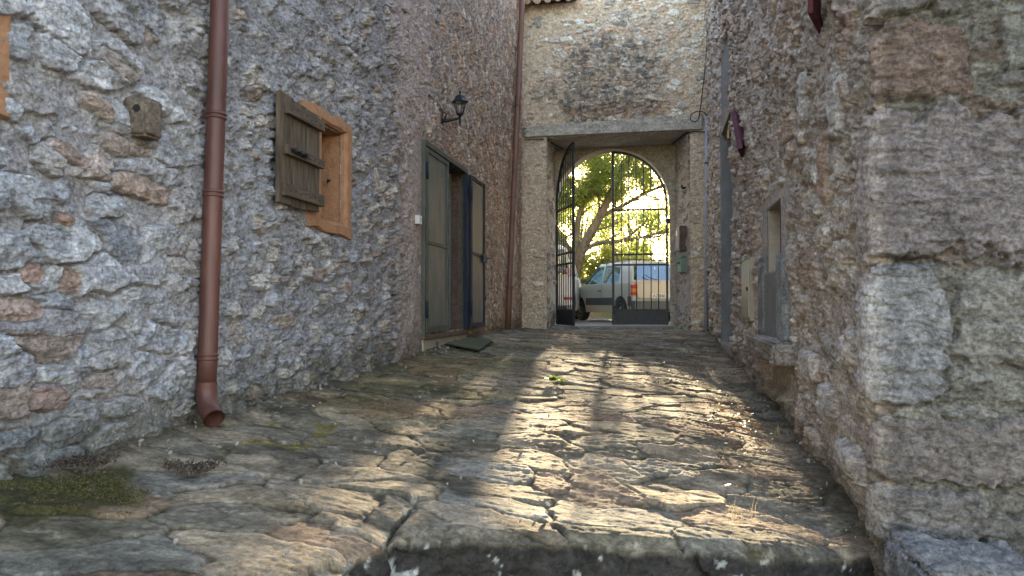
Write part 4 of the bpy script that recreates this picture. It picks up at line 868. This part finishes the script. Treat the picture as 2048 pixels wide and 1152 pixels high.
# ------------------------------------------------------------------ iron gate leaves
def gate_leaf(side, hinge, ang, label):
    """side +1: leaf extends to +x from the hinge (left leaf), -1: to -x. local frame x along leaf, arch outline"""
    T = Matrix.Translation(hinge) @ Matrix.Rotation(R(ang), 4, 'Z'); Wd = 1.125
    e = empty('gate_leaf', hinge, label, 'gate', 'iron gate leaves in the archway')
    e.location = hinge; zg = lambda a: a - .0
    sx = lambda a: a * side; z0 = .60; zsp = SP; rr = Wd + .0
    arc = lambda a, r=rr: zsp + math.sqrt(max(r * r - (Wd - a) ** 2, 0))        # a = distance from hinge
    def bb(b, a0, a1, za_, zb_, t=.015, bev=.002):
        b.box((min(sx(a0), sx(a1)), -t, za_), (max(sx(a0), sx(a1)), t, zb_), bev)
    XF = T
    def dn(b, name, m='gate iron'): return b.done(name, m, e, XF)
    b = B(); bb(b, Wd - .05, Wd, z0, arc(Wd) - .03, .022); bb(b, 0, .045, z0, zsp, .022); dn(b, 'stile')
    # curved top flat bar
    b = B(); n = 20; pr = []
    for k in range(n + 1):
        a = math.pi / 2 * k / n; pr.append((sx(Wd - rr * math.cos(a)), zsp + rr * math.sin(a), sx(Wd - (rr - .045) * math.cos(a)), zsp + (rr - .045) * math.sin(a)))
    for p, q in zip(pr, pr[1:]):
        b.hexa([(p[0], -.02, p[1]), (q[0], -.02, q[1]), (q[2], -.02, q[3]), (p[2], -.02, p[3]), (p[0], .02, p[1]), (q[0], .02, q[1]), (q[2], .02, q[3]), (p[2], .02, p[3])])
    dn(b, 'curved_top')
    for zz, t in ((2.94, .03), (2.03, .03), (1.82, .03)):
        b = B(); bb(b, .046, Wd - .051, zz - t / 2 - .004, zz + t / 2 + .004, .018); dn(b, 'crossbar')
    b = B(); bb(b, .046, Wd - .051, .62, .90, .006, 0); bb(b, .046, Wd - .051, .885, .915, .02); bb(b, .046, Wd - .051, .602, .625, .02); dn(b, 'kick_panel')
    for k in range(6):
        a = .045 + (Wd - .095) * (k + 1) / 7; b = B()
        b.tube([(sx(a), 0, .915), (sx(a), 0, arc(a) - .035 * 1.3)], .0095, 8); dn(b, 'bar')
    for zz in (.78, 2.35 + .35):
        b = B(); b.tube([(sx(-.02), 0, zz - .05), (sx(-.02), 0, zz + .05)], .022, 8); b.box((min(sx(-.10), sx(0)), -.012, zz - .02), (max(sx(-.10), sx(0)), .012, zz + .02)); dn(b, 'hinge')
    return e, T, Wd
gate_leaf(1, (-2.055, 14.95, 0), -65, 'open iron gate leaf swung inward at the left jamb')
e, T, Wd = gate_leaf(-1, (.215, 14.95, 0), 0, 'closed iron gate leaf filling the right half of the arch')
b = B(); b.box((-Wd - .0, -.04, .92), (-Wd + .09, -.023, .985), .003); b.tube([(-Wd + .03, -.035, .94), (-Wd + .035, -.06, .93), (-Wd + .04, -.06, .88)], .012, 8); b.box((-Wd + .02, -.075, .82), (-Wd + .07, -.05, .89), .006); b.done('lock', 'dark iron', e, T)
tag(B().lathe((-2.13, 14.35, .60), [(.05, -.02), (.06, .03), (.03, .05), (.02, .08)], 10).done('gate_stop', 'dark iron'), 'small dark iron stop on the threshold below the open gate leaf', 'gate stop')

# ------------------------------------------------------------------ cars
def arcpts(cx, cz, r, a0, a1, n=10): return [(cx + r * math.cos(R(a0 + (a1 - a0) * k / n)), cz + r * math.sin(R(a0 + (a1 - a0) * k / n))) for k in range(n + 1)]
def text_mesh(txt, size):
    cu = bpy.data.curves.new('t', 'FONT'); cu.body = txt; cu.size = size; cu.extrude = .001; cu.align_x = 'CENTER'; cu.align_y = 'CENTER'
    o = bpy.data.objects.new('t', cu); C.objects.link(o); bpy.context.view_layer.update()
    me = bpy.data.meshes.new_from_object(o.evaluated_get(bpy.context.evaluated_depsgraph_get())); bpy.data.objects.remove(o); return me
def wheel(e, T, cx, cyy, r, w):
    b = B(); s = 1 if cyy > 0 else -1
    b.lathe((cx, cyy, r), [(r * .62, -w / 2), (r * .94, -w / 2), (r, -w / 2 + .02), (r, w / 2 - .02), (r * .94, w / 2), (r * .62, w / 2)], 28, 'Y'); wl = b.done('wheel', 'tyre', e, T)
    b = B(); yo = cyy + s * (w / 2 + .002)
    b.lathe((cx, yo, r), [(r * .60, -.03 * s), (r * .58, .004 * s), (r * .5, -.012 * s), (r * .2, .004 * s), (r * .12, .018 * s)], 24, 'Y'); b.done('rim', 'rim', wl, T)
    b = B()
    for k in range(6):
        a = math.pi * 2 * k / 6; b.lathe((cx + r * .40 * math.cos(a), yo + s * .001, r + r * .40 * math.sin(a)), [(r * .07, -.002), (r * .07, .006)], 8, 'Y')
    b.done('rim_hole', 'dark inside', wl, T)
def small_hatchback():
    loc = Vector((-.84, 18.62, .60)); head = R(90 + 32)
    T = Matrix.Translation(loc) @ Matrix.Rotation(head, 4, 'Z')
    e = empty('parked_car', loc, 'boxy sage green hatchback parked beyond the gate, rear turned to the archway', 'car', 'cars parked outside the gate')
    w = .735; r = .285; fx, rx = 1.02, -1.14
    # side profile, belt at .93
    prof = [(-1.66, .30)] + [(rx - .36, .24)] + arcpts(rx, .29, .345, 180, 0) + [(rx + .36, .22), (fx - .36, .22)] + arcpts(fx, .29, .345, 180, 0) + [(fx + .36, .24), (1.66, .30), (1.68, .60), (1.64, .74), (.80, .90), (.78, .93), (-1.64, .93), (-1.70, .60)]
    b = B(); b.prism(prof, -w, w, .02); body = b.done('body', 'car sage paint', e, T)
    B().box((-1.5, -w + .12, .22), (1.5, w - .12, .8)).done('underbody', 'dark inside', body, T)
    for s in (-1, 1):
        ys = sorted((s * w, s * (w + .014)))
        B().box((rx + .36, ys[0], .40), (fx - .36, ys[1], .58), .003).done('side_cladding', 'car cladding', body, T)
        B().box((fx + .355, ys[0], .34), (1.62, ys[1], .56), .003).done('side_cladding', 'car cladding', body, T)
        B().box((rx + .37, ys[0], .225), (fx - .37, ys[1] - .004 * (1 if s > 0 else 0), .395), .003).done('sill', 'car beige paint', body, T)
    # greenhouse: roof, pillars
    wt = .62
    b = B(); b.hexa([(-1.50, -wt, 1.36), (.18, -wt, 1.36), (.18, wt, 1.36), (-1.50, wt, 1.36), (-1.46, -wt + .03, 1.43), (.10, -wt + .03, 1.43), (.10, wt - .03, 1.43), (-1.46, wt - .03, 1.43)], .015); b.done('roof', 'car sage paint', body, T)
    for s in (-1, 1):
        yb_, yt = s * (w - .02), s * wt
        def pil(xb0, xb1, xt0, xt1, nm='pillar', m='car sage paint', d=.05):
            b = B(); b.hexa([(xb0, yb_, .925), (xb1, yb_, .925), (xb1, yb_ - s * d, .925), (xb0, yb_ - s * d, .925), (xt0, yt, 1.365), (xt1, yt, 1.365), (xt1, yt - s * d, 1.365), (xt0, yt - s * d, 1.365)]); b.done(nm, m, body, T)
        pil(.70, .80, .12, .18, m='car cladding'); pil(-.22, -.15, -.22, -.15); pil(-1.64, -1.02, -1.50, -.98)
        b = B(); b.hexa([(-1.02, yb_ - s * .012, .93), (.70, yb_ - s * .012, .93), (.70, yb_ - s * .018, .93), (-1.02, yb_ - s * .018, .93), (-.98, yt - s * .012, 1.36), (.13, yt - s * .012, 1.36), (.13, yt - s * .018, 1.36), (-.98, yt - s * .018, 1.36)]); b.done('side_window', 'car glass', body, T)
        b = B(); ye = s * (w + .004)
        b.box((-.21, min(s * w, ye), .585), (-.202, max(s * w, ye), .92)); b.done('door_seam', 'car cladding', body, T)
        B().box((-.16, min(s * w, s * (w + .02)), .74), (-.03, max(s * w, s * (w + .02)), .77), .003).done('door_handle', 'car cladding', body, T)
        B().box((.56, min(s * (w + .02), s * (w + .17)), .95), (.66, max(s * (w + .02), s * (w + .17)), 1.07), .02).done('mirror', 'car cladding', body, T)
        B().box((1.25, min(s * w, s * (w + .008)), .66), (1.29, max(s * w, s * (w + .008)), .69)).done('side_marker', 'orange lamp', body, T)
        # tail light on the rear corner: red, orange, red
        y_ = sorted((s * (w - .13), s * (w + .006)))
        for za_, zb_, mm in ((.62, .70, 'red lamp'), (.702, .78, 'orange lamp'), (.782, .87, 'red lamp')): B().box((-1.715, y_[0], za_), (-1.63, y_[1], zb_), .004).done('tail_light', mm, body, T)
    b = B(); b.hexa([(.70, -w + .07, .93), (.78, -w + .07, .93), (.78, w - .07, .93), (.70, w - .07, .93), (.11, -wt + .05, 1.36), (.17, -wt + .05, 1.36), (.17, wt - .05, 1.36), (.11, wt - .05, 1.36)]); b.bm.clear()
    def quadpane(nm, p, m):
        b = B(); b.hexa([Vector(q) for q in p] + [Vector(q) + Vector((.006, 0, .003)) for q in p]); b.done(nm, m, body, T)
    quadpane('windscreen', [(.76, -w + .07, .93), (.76, w - .07, .93), (.16, wt - .05, 1.365), (.16, -wt + .05, 1.365)], 'car glass')
    # hatch: beige panel below, window above
    quadpane('rear_window', [(-1.645, -w + .13, .98), (-1.645, w - .13, .98), (-1.515, wt - .09, 1.33), (-1.515, -wt + .09, 1.33)], 'tinted glass')
    b = B(); b.hexa([(-1.66, -w + .02, .925), (-1.60, -w + .02, .925), (-1.60, w - .02, .925), (-1.66, w - .02, .925), (-1.645, -w + .03, .98), (-1.59, -w + .03, .98), (-1.59, w - .03, .98), (-1.645, w - .03, .98)]); b.done('hatch_rim', 'car beige paint', body, T)
    b = B(); b.hexa([(-1.715, -w + .15, .56), (-1.68, -w + .15, .56), (-1.68, w - .15, .56), (-1.715, w - .15, .56), (-1.668, -w + .10, .922), (-1.62, -w + .10, .922), (-1.62, w - .10, .922), (-1.668, w - .10, .922)]); b.done('hatch', 'car beige paint', body, T)
    B().box((-1.80, -w - .005, .30), (-1.62, w + .005, .50), .02).done('rear_bumper', 'car cladding', body, T)
    for s in (-1, 1):
        ys = sorted((s * (w + .001), s * (w + .013))); B().box((-1.66, ys[0], .38), (rx - .352, ys[1], .60), .003).done('side_cladding', 'car cladding', body, T)
    b = B(); b.tube([(-1.68, .05, .985), (-1.685, .25, 1.02), (-1.68, .38, 1.09)], .010, 6); b.done('wiper', 'car cladding', body, T)
    B().box((1.60, -w, .30), (1.76, w, .52), .03).done('front_bumper', 'car cladding', body, T)
    # number plate
    pb = B(); pb.box((-1.734, -.26, .555), (-1.722, .26, .665), .002); pl = pb.done('number_plate', 'plate white', body, T)
    me = text_mesh('AZ 840 X', .105); me.materials.clear(); me.materials.append(MATS['plate black'])
    M2 = T @ Matrix.Translation((-1.7365, 0, .61)) @ Matrix(((0, 0, -1, 0), (-1, 0, 0, 0), (0, 1, 0, 0), (0, 0, 0, 1)))
    me.transform(M2); link('plate_lettering', me, pl)
    # roof rack bar
    for xr in (-.25, -1.05): B().tube([(xr, -wt - .01, 1.39), (xr, -wt + .03, 1.49), (xr, wt - .03, 1.49), (xr, wt + .01, 1.39)], .014, 8).done('roof_bar', 'car cladding', body, T)
    b = B()
    for sy in (-.34, .34):
        b.box((-.15, sy - .22, .5), (.25, sy + .22, .95), .04); b.hexa([(-.30, sy - .21, .8), (-.14, sy - .21, .8), (-.14, sy + .21, .8), (-.30, sy + .21, .8), (-.38, sy - .17, 1.16), (-.29, sy - .17, 1.16), (-.29, sy + .17, 1.16), (-.38, sy + .17, 1.16)], .03)
    b.box((-1.15, -.55, .5), (-1.0, .55, 1.05), .04); b.done('seat', 'seat cloth', body, T)
    for xx in (fx, rx):
        for s in (-1, 1): wheel(e, T, xx, s * (w - .085), r, .16)
small_hatchback()
def white_van():
    loc = Vector((-2.84, 18.35, .60)); T = Matrix.Translation(loc) @ Matrix.Rotation(R(90 + 3), 4, 'Z')
    e = empty('parked_car', loc, 'white family van seen from behind through the open gate leaf', 'car', 'cars parked outside the gate')
    w = .86; r = .33; fx, rx = 1.35, -1.25
    prof = [(-1.92, .34), (rx - .42, .28)] + arcpts(rx, .33, .39, 180, 0) + [(rx + .42, .25), (fx - .42, .25)] + arcpts(fx, .33, .39, 180, 0) + [(fx + .42, .28), (2.10, .34), (2.14, .72), (1.95, .92), (1.1, 1.10), (-1.96, 1.10), (-2.0, .6)]
    body = B().prism(prof, -w, w, .05).done('body', 'car white paint', e, T)
    B().box((-1.7, -w + .14, .25), (1.9, w - .14, .95)).done('underbody', 'dark inside', body, T)
    wt = .70
    b = B(); b.hexa([(-1.86, -wt, 1.68), (.30, -wt, 1.68), (.30, wt, 1.68), (-1.86, wt, 1.68), (-1.70, -wt + .14, 1.80), (.1, -wt + .14, 1.80), (.1, wt - .14, 1.80), (-1.70, wt - .14, 1.80)], .03); b.done('roof', 'car white paint', body, T)
    for s in (-1, 1):
        yb_, yt = s * (w - .03), s * wt
        for xb0, xb1, xt0, xt1 in ((1.0, 1.1, .24, .32), (.1, .2, .1, .18), (-.85, -.75, -.82, -.74), (-1.96, -1.72, -1.87, -1.66)):
            b = B(); b.hexa([(xb0, yb_, 1.09), (xb1, yb_, 1.09), (xb1, yb_ - s * .06, 1.09), (xb0, yb_ - s * .06, 1.09), (xt0, yt, 1.70), (xt1, yt, 1.70), (xt1, yt - s * .06, 1.70), (xt0, yt - s * .06, 1.70)]); b.done('pillar', 'car white paint', body, T)
        b = B(); b.hexa([(-1.75, yb_ - s * .015, 1.10), (1.0, yb_ - s * .015, 1.10), (1.0, yb_ - s * .02, 1.10), (-1.75, yb_ - s * .02, 1.10), (-1.68, yt - s * .015, 1.69), (.27, yt - s * .015, 1.69), (.27, yt - s * .02, 1.69), (-1.68, yt - s * .02, 1.69)]); b.done('side_window', 'tinted glass', body, T)
        y_ = sorted((s * (w - .20), s * (w + .004)))
        b = B(); b.hexa([(-2.0, y_[0] + (.10 if s > 0 else 0), 1.08), (-1.82, y_[0] + (.10 if s > 0 else 0), 1.08), (-1.82, y_[1] - (0 if s > 0 else .10), 1.04), (-2.0, y_[1] - (0 if s > 0 else .10), 1.04), (-1.975, y_[0], 1.25), (-1.80, y_[0], 1.25), (-1.80, y_[1] - .0, 1.25), (-1.975, y_[1], 1.25)], .012); b.done('tail_light', 'clear red lamp', body, T)
        B().box((-2.075, y_[0], .52), (-1.98, y_[1] - .02 * (1 if s > 0 else -1) * 0, .58), .004).done('reflector', 'red lamp', body, T)
        b = B(); b.box((-.05, min(s * w, s * (w + .004)), .4), (-.035, max(s * w, s * (w + .004)), 1.09)); b.done('door_seam', 'car cladding', body, T)
    b = B(); b.hexa([(-1.975, -w + .10, 1.14), (-1.955, -w + .10, 1.14), (-1.955, w - .10, 1.14), (-1.975, w - .10, 1.14), (-1.89, -wt + .06, 1.66), (-1.87, -wt + .06, 1.66), (-1.87, wt - .06, 1.66), (-1.89, wt - .06, 1.66)]); b.done('rear_window', 'tinted glass', body, T)
    B().box((-2.06, -w + .01, .38), (-1.90, w - .01, .66), .03).done('rear_bumper', 'car white paint', body, T)
    B().box((-2.055, -w + .15, .30), (-1.9, w - .15, .379), .01).done('bumper_skirt', 'car cladding', body, T)
    B().box((-2.012, -.27, .78), (-2.0, .27, .89), .002).done('number_plate', 'plate white', body, T)
    B().box((-2.004, -.48, 1.0), (-1.975, -.40, 1.09), .002).done('sticker', 'blue sticker', body, T)
    b = B(); b.lathe((-2.075, -.42, .5), [(.05, -.02), (.06, 0), (.03, .01)], 12, 'X'); b.done('tow_eye', 'dark iron', body, T)
    for xx in (fx, rx):
        for s in (-1, 1): wheel(e, T, xx, s * (w - .11), r, .2)
white_van()

# ------------------------------------------------------------------ vegetation beyond the gate
def leaves(name, centers, sizes, rng, material, parent, lw=.5):
    n = len(centers); d = rng.normal(size=(n, 3)); d /= np.linalg.norm(d, axis=1)[:, None]
    a = np.cross(d, rng.normal(size=(n, 3))); a /= np.linalg.norm(a, axis=1)[:, None]; s = sizes[:, None]
    fold = np.cross(d, a) * s * .12
    V = np.stack([centers - d * s, centers + a * s * lw + fold, centers + d * s, centers - a * s * lw + fold], 1).reshape(-1, 3)
    F = np.arange(n * 4).reshape(n, 4); return fmesh(name, V, F, material, parent)
def grow(rng, p, d, L, r, depth, out, tips, bend=.25, split=(2, 4)):
    pts = [p]; rs = [r]; n = 5; d = d / np.linalg.norm(d)
    for k in range(n):
        d = d + rng.normal(size=3) * bend * .5; d[2] += .03; d /= np.linalg.norm(d); p = p + d * L / n; pts.append(p); rs.append(r * (1 - .45 * (k + 1) / n))
        if depth <= 2 : tips.append((p, L))
    out.append((pts, rs))
    if depth == 0: return
    for k in range(rng.integers(*split)):
        j = rng.integers(2, 6); q = pts[j]; dd = d + rng.normal(size=3) * .65; grow(rng, q, dd, L * rng.uniform(.6, .8), rs[j] * .62, depth - 1, out, tips, bend, split)
def tree():
    rng = np.random.default_rng(11)
    e = empty('tree', (-3.0, 24, .6), 'large spreading tree with leaning limbs and sunlit yellow green leaves beyond the gate', 'tree')
    b = B(); b.tube(smoothpts([(-3.1, 24, .4), (-3.0, 24, 1.3), (-2.78, 24, 2.1), (-2.55, 24, 2.75)], 4), [.31 - .005 * i for i in range(13)], 14); b.done('trunk', 'bark', e)
    out = []; tips = []
    limbs = [([(-2.6, 24, 2.6), (-2.2, 24, 3.3), (-1.75, 23.9, 4.1), (-1.35, 23.8, 4.9), (-.95, 23.7, 5.7), (-.4, 23.5, 6.6)], .18, .06),
             ([(-2.65, 24, 2.6), (-2.62, 24.1, 3.6), (-2.4, 24.2, 4.5), (-2.05, 24.3, 5.4), (-1.8, 24.4, 6.4), (-1.5, 24.4, 7.6)], .12, .05),
             ([(-2.55, 24, 2.65), (-2.0, 23.8, 3.0), (-1.3, 23.6, 3.05), (-.6, 23.5, 3.15), (.2, 23.4, 3.3), (1.2, 23.2, 3.4)], .085, .03),
             ([(-2.75, 24, 2.5), (-3.4, 24, 3.6), (-4.2, 24, 4.8), (-5.2, 23.8, 5.8)], .15, .06),
             ([(-1.9, 24, 3.9), (-1.1, 24.2, 4.3), (-.2, 24.4, 4.8), (.8, 24.4, 5.1), (1.8, 24.2, 5.4)], .075, .03),
             ([(-1.2, 23.8, 5.2), (-.3, 23.9, 5.4), (.8, 24, 5.9), (2.0, 24, 6.4)], .075, .03),
             ([(-2.4, 24.2, 4.5), (-3.2, 24.4, 5.6), (-3.8, 24.5, 7.0)], .12, .05)]
    for pts, r0, r1 in limbs:
        sp = smoothpts(pts, 4); n = len(sp); rs = [r0 + (r1 - r0) * i / (n - 1) for i in range(n)]
        B().tube(sp, rs, 12).done('limb', 'bark', e)
        for i in range(3, n, 2):
            p = np.array(sp[i]); t = i / n; dd = np.array(sp[min(i + 1, n - 1)]) - np.array(sp[i - 1]); dd = dd / np.linalg.norm(dd) + rng.normal(size=3) * .8
            grow(rng, p, dd, 1.05 * rng.uniform(.7, 1.2), .045, 2, out, tips)
    lp = np.array([np.array(q) for pts, _, _ in limbs for q in smoothpts(pts, 3)])
    for k in range(330):
        tg = np.array([rng.uniform(-5.2, 3.2), rng.uniform(22.6, 25.2), rng.uniform(2.5, 7.8)]); j = np.argmin(np.linalg.norm(lp - tg, axis=1) + rng.random(len(lp)) * .5); st = lp[j]
        md = (st + tg) / 2 + rng.normal(size=3) * .12 + np.array([0, 0, .1]); pts = [st, md, tg]; L = np.linalg.norm(tg - st)
        out.append(([st, (st + md) / 2 + rng.normal(size=3) * .03, md, (md + tg) / 2 + rng.normal(size=3) * .03, tg], [.022, .018, .014, .010, .006]))
        for q in range(5): tips.append((tg + rng.normal(size=3) * .22, .5))
        for q in range(2): tips.append((md + rng.normal(size=3) * .2, .5))
    b = B()
    for pts, rs in out:
        if 2.3 < pts[-1][2] < 4.3 and -3 < pts[-1][0] < .4 and rng.random() < .6: continue  # branches thinned in the sun's path to let light through
        b.tube([Vector(p) for p in pts], [max(x, .006) for x in rs], 5, cap=False)
    b.done('branches', 'bark', e)
    tp = np.array([t[0] for t in tips]); print('tips', len(tp))
    n = 170000; c = tp[rng.integers(0, len(tp), n)] + rng.normal(size=(n, 3)) * np.array([.20, .20, .14]) * rng.uniform(.4, 1.3, (n, 1))
    dens = fbm(c[:, 0] * 1.1, c[:, 2] * 1.1, 5, 3); c = c[dens > -.36]
    gap = (c[:, 2] > 2.35) & (c[:, 2] < 4.45 + .35 * fbm(c[:, 0] * 2, c[:, 2] * 0, 6, 2)) & (c[:, 0] > -3.0) & (c[:, 0] < .35); c = c[~(gap & (rng.random(len(c)) < .94))]
    # crown thinned along the sun's path so its light reaches the paving
    leaves('crown', c, rng.uniform(.027, .054, len(c)), rng, "tree leaf", e)
tree()
def shrub(x_, y_, z_, w, h, n, seed, name='shrub', label='', size=(.04, .07), group=None, matn='shrub leaf'):
    rng = np.random.default_rng(seed); e = empty(name, (x_, y_, z_), label, name.split('_')[-1], group)
    out = []; tips = []
    for k in range(7): grow(rng, np.array([x_ + rng.normal() * w * .15, y_ + rng.normal() * .1, z_]), np.array([rng.normal() * w / h * .5, rng.normal() * .3, 1.]), h * .75, .03, 2, out, tips, .3)
    b = B()
    for pts, rs in out: b.tube([Vector(p) for p in pts], [max(q, .004) for q in rs], 4, cap=False)
    b.done('stem', 'bark', e)
    tp = np.array([t[0] for t in tips]); c = tp[rng.integers(0, len(tp), n)] + rng.normal(size=(n, 3)) * .16 * np.array([1, 1, .8])
    leaves('foliage', c, rng.uniform(*size, len(c)), rng, matn, e)
shrub(-2.3, 24.6, .8, 1.4, 1.6, 9000, 21, label='yellow green shrub behind the front of the sage hatchback', group='shrubs beyond the parked cars')
shrub(-.2, 25.2, .8, 1.6, 1.5, 7000, 22, label='yellow green shrub behind the middle of the sage hatchback', group='shrubs beyond the parked cars')
shrub(-4.6, 25.0, .8, 2.0, 2.4, 8000, 23, label='tall shrub behind the white van', group='shrubs beyond the parked cars')
shrub(1.9, 25.5, .8, 1.8, 1.8, 7000, 24, label='shrub behind the rear of the sage hatchback', group='shrubs beyond the parked cars')
def far_tree(x_, y_, h, seed, lab):
    rng = np.random.default_rng(seed); e = empty('tree', (x_, y_, -1), lab, 'tree', 'distant trees past the road')
    b = B(); b.tube([(x_, y_, -2.6), (x_ + .2, y_, h * .25), (x_ + .1, y_, h * .6)], [.3, .22, .1], 8); b.done('trunk', 'bark', e)
    k = 60; cc = np.stack([x_ + rng.normal(size=k) * 1.9, y_ + rng.normal(size=k) * 1.2, -.5 + (h + .3) * rng.random(k) ** .85], 1); out = []
    b = B()
    for q in cc[::2]: b.tube([Vector((x_ + .1, y_, min(h * .5, max(q[2] - 1, .5)))), Vector((q + np.array([x_, y_, q[2] - .6])) / 2), Vector(q)], [.08, .05, .02], 5, cap=False)
    b.done('branches', 'bark', e)
    n = 30000; c = cc[rng.integers(0, k, n)] + rng.normal(size=(n, 3)) * np.array([.55, .55, .42]); c = c[(c[:, 2] < h + .4 * fbm(c[:, 0], c[:, 0] * 0, seed, 3)) & (fbm(c[:, 0] * .9, c[:, 2] * .9, seed + 1, 3) > -.3)]
    leaves('crown', c, rng.uniform(.06, .11, len(c)), rng, 'tree leaf', e)
for i, (a, b_, h) in enumerate([(-9, 46, 7.6), (-5.2, 48, 7.9), (-1.6, 50, 8.0), (2.0, 47, 7.7)]):
    far_tree(a, b_, h, 60 + i, ['far tree at the left of the row beyond the road', 'far tree above the bonnet of the sage hatchback', 'far tree above the roof of the sage hatchback', 'far tree above the rear window of the sage hatchback'][i])
tag(B().tube([(-3.0, 22.6, .7), (-3.0, 22.6, 2.0)], .035, 8).bm and (lambda: B().tube([(-2.62, 22.8, .7), (-2.62, 22.8, 1.85)], .03, 8).done('fence_post', 'bark'))(), 'thin dark post standing in the verge between the two cars', 'post')

# ------------------------------------------------------------------ small growth and litter in the alley
def gzf(X, Y): return gz(np.asarray(X, float), np.asarray(Y, float))
rng = np.random.default_rng(5)
def litter():
    n = 900; k = rng.integers(0, 3, n)
    Y = np.where(k == 0, rng.uniform(4.2, 11, n), np.where(k == 1, rng.normal(8.2, 1.2, n), rng.normal(5.2, .6, n)))
    X = np.where(k == 0, .80 - np.abs(rng.normal(0, .16, n)), np.where(k == 1, .36 + rng.normal(0, .16, n), .52 + rng.normal(0, .13, n)))
    ok = (X < .87) & (Y > 3.6); X, Y = X[ok], Y[ok]; n = len(X)
    c = np.stack([X, Y, gzf(X, Y) + .022 + .012 * rng.random(n)], 1); o = leaves('leaf_litter', c, rng.uniform(.008, .020, n), rng, 'dry leaf', None, .55)
    V = np.zeros(n * 12, np.float32); o.data.vertices.foreach_get('co', V); V = V.reshape(-1, 3); zc = np.repeat(c[:, 2], 4); V[:, 2] = zc + (V[:, 2] - zc) * .4; o.data.vertices.foreach_set('co', V.reshape(-1))
    tag(o, 'brown fallen leaves scattered along the right side of the paving', 'leaf litter', kind='stuff')
litter()
def moss():
    n = 30000; X = rng.uniform(-2.46, -1.55, n); Y = rng.uniform(1.75, 2.9, n)
    q = 1 - ((X + 2.12) / .40) ** 2 - ((Y - 2.27 - .35 * (X + 2.12)) / .28) ** 2 + 1.5 * fbm(X * 5, Y * 5, 9, 5, .6); ok = q > .25 + .55 * rng.random(n); X, Y = X[ok], Y[ok]; n = len(X)
    c = np.stack([X, Y, gzf(X, Y) + .008 + .008 * rng.random(n)], 1)
    tag(leaves('moss', c, rng.uniform(.0025, .005, n), rng, 'moss leaf', None, .5), 'low green moss patch on the paving at the left wall foot', 'moss', kind='stuff')
    n = 5000; X = rng.uniform(-2.42, -1.85, n); Y = 2.60 + .55 * (X + 2.2) + rng.normal(0, .08, n); ok = fbm(X * 7, Y * 7, 10, 4) > .02 + .2 * rng.random(n); X, Y = X[ok], Y[ok]; n = len(X)
    c = np.stack([X, Y, gzf(X, Y) + .015 + .03 * rng.random(n) ** 2], 1)
    tag(leaves('dry_moss', c, rng.uniform(.004, .009, n), rng, 'brown moss', None, .4), 'brownish dry sprigs behind the green moss patch', 'moss', kind='stuff')
moss()
def pebbles():
    n = 220; X = rng.uniform(-2.4, .85, n); Y = 2.0 + 6 * rng.random(n) ** 1.6; wl = rng.random(n) < .5
    X = np.where(wl, np.where(rng.random(n) < .5, -2.42 + np.abs(rng.normal(0, .12, n)), .88 - np.abs(rng.normal(0, .15, n))), X); ok = (Y > edgeY(X) + .05) & ~((X < -1.6) & (Y < 2.8)); X, Y = X[ok], Y[ok]
    bm = bmesh.new()
    for a, b_ in zip(X, Y):
        s = random.uniform(.003, .012); g = bmesh.ops.create_icosphere(bm, subdivisions=1, radius=s)
        M = Matrix.Translation((a, b_, float(gzf(a, b_)) + .03)) @ Euler((random.random() * 3, random.random() * 3, random.random() * 3)).to_matrix().to_4x4() @ Matrix.Diagonal((1.3, 1, .6, 1))
        for v in g['verts']: v.co = M @ (v.co * random.uniform(.75, 1.2))
    me = bpy.data.meshes.new('pebbles'); bm.to_mesh(me); bm.free(); me.materials.append(MATS['grey plaster']); tag(link('pebbles', me), 'small loose pebbles scattered over the paving', 'pebbles', kind='stuff')
pebbles()
def weed(x_, y_, n, L, w, material, lab, name, seed, up=.3):
    r = np.random.default_rng(seed); z = float(gzf(x_, y_)) + .02; V = []; F = []
    for k in range(n):
        a = r.uniform(0, 6.28); t = r.uniform(.2, 1) * (1 - up) * 1.3; d = np.array([math.cos(a) * t, math.sin(a) * t, 1.0 if up > .5 else .55]); d /= np.linalg.norm(d); l = L * r.uniform(.5, 1); s = np.array([-math.sin(a), math.cos(a), 0]) * w
        p = np.array([x_, y_, z]) + r.normal(size=3) * np.array([.015, .015, 0]); q = p + d * l * .55; e_ = p + d * l + np.array([math.cos(a), math.sin(a), -.5]) * l * .22
        i = len(V); V += [p - s * .4, p + s * .4, q + s, q - s, e_ + s * .15, e_ - s * .15]; F += [[i, i + 1, i + 2, i + 3], [i + 3, i + 2, i + 4, i + 5]]
    o = fmesh(name, V, F, material); tag(o, lab, 'weed'); return o
weed(-.90, 6.25, 42, .075, .012, 'weed leaf', 'small bright green weed growing in the middle of the paving', 'weed', 1, .2)
weed(-.80, 6.22, 20, .05, .009, 'weed leaf', 'tiny green weed sprig just right of the brighter weed', 'weed', 2, .2)
weed(.33, 3.30, 12, .13, .0014, 'straw', 'dry straw coloured grass tuft on the front edge of the ledge', 'dry_grass', 3, .8)
weed(.42, 3.42, 8, .11, .0014, 'straw', 'thin dry grass stalks just right of the ledge tuft', 'dry_grass', 4, .8)
weed(.76, 4.95, 9, .13, .0018, 'straw', 'dry grass tuft at the foot of the right wall', 'dry_grass', 5, .8)
weed(-2.36, 6.9, 14, .05, .006, 'weed leaf', 'small green weed at the foot of the left wall before the door', 'weed', 6, .3)
# loose boulder at the corner of the right house
o = rough_block('boulder', (.90, 2.72, -.42), (1.32, 3.16, .085), 'wall stone', None, .035, 26, 61, (.25, .235, .225)); tag(o, 'rough grey boulder at the foot of the right corner, bottom right', 'boulder')
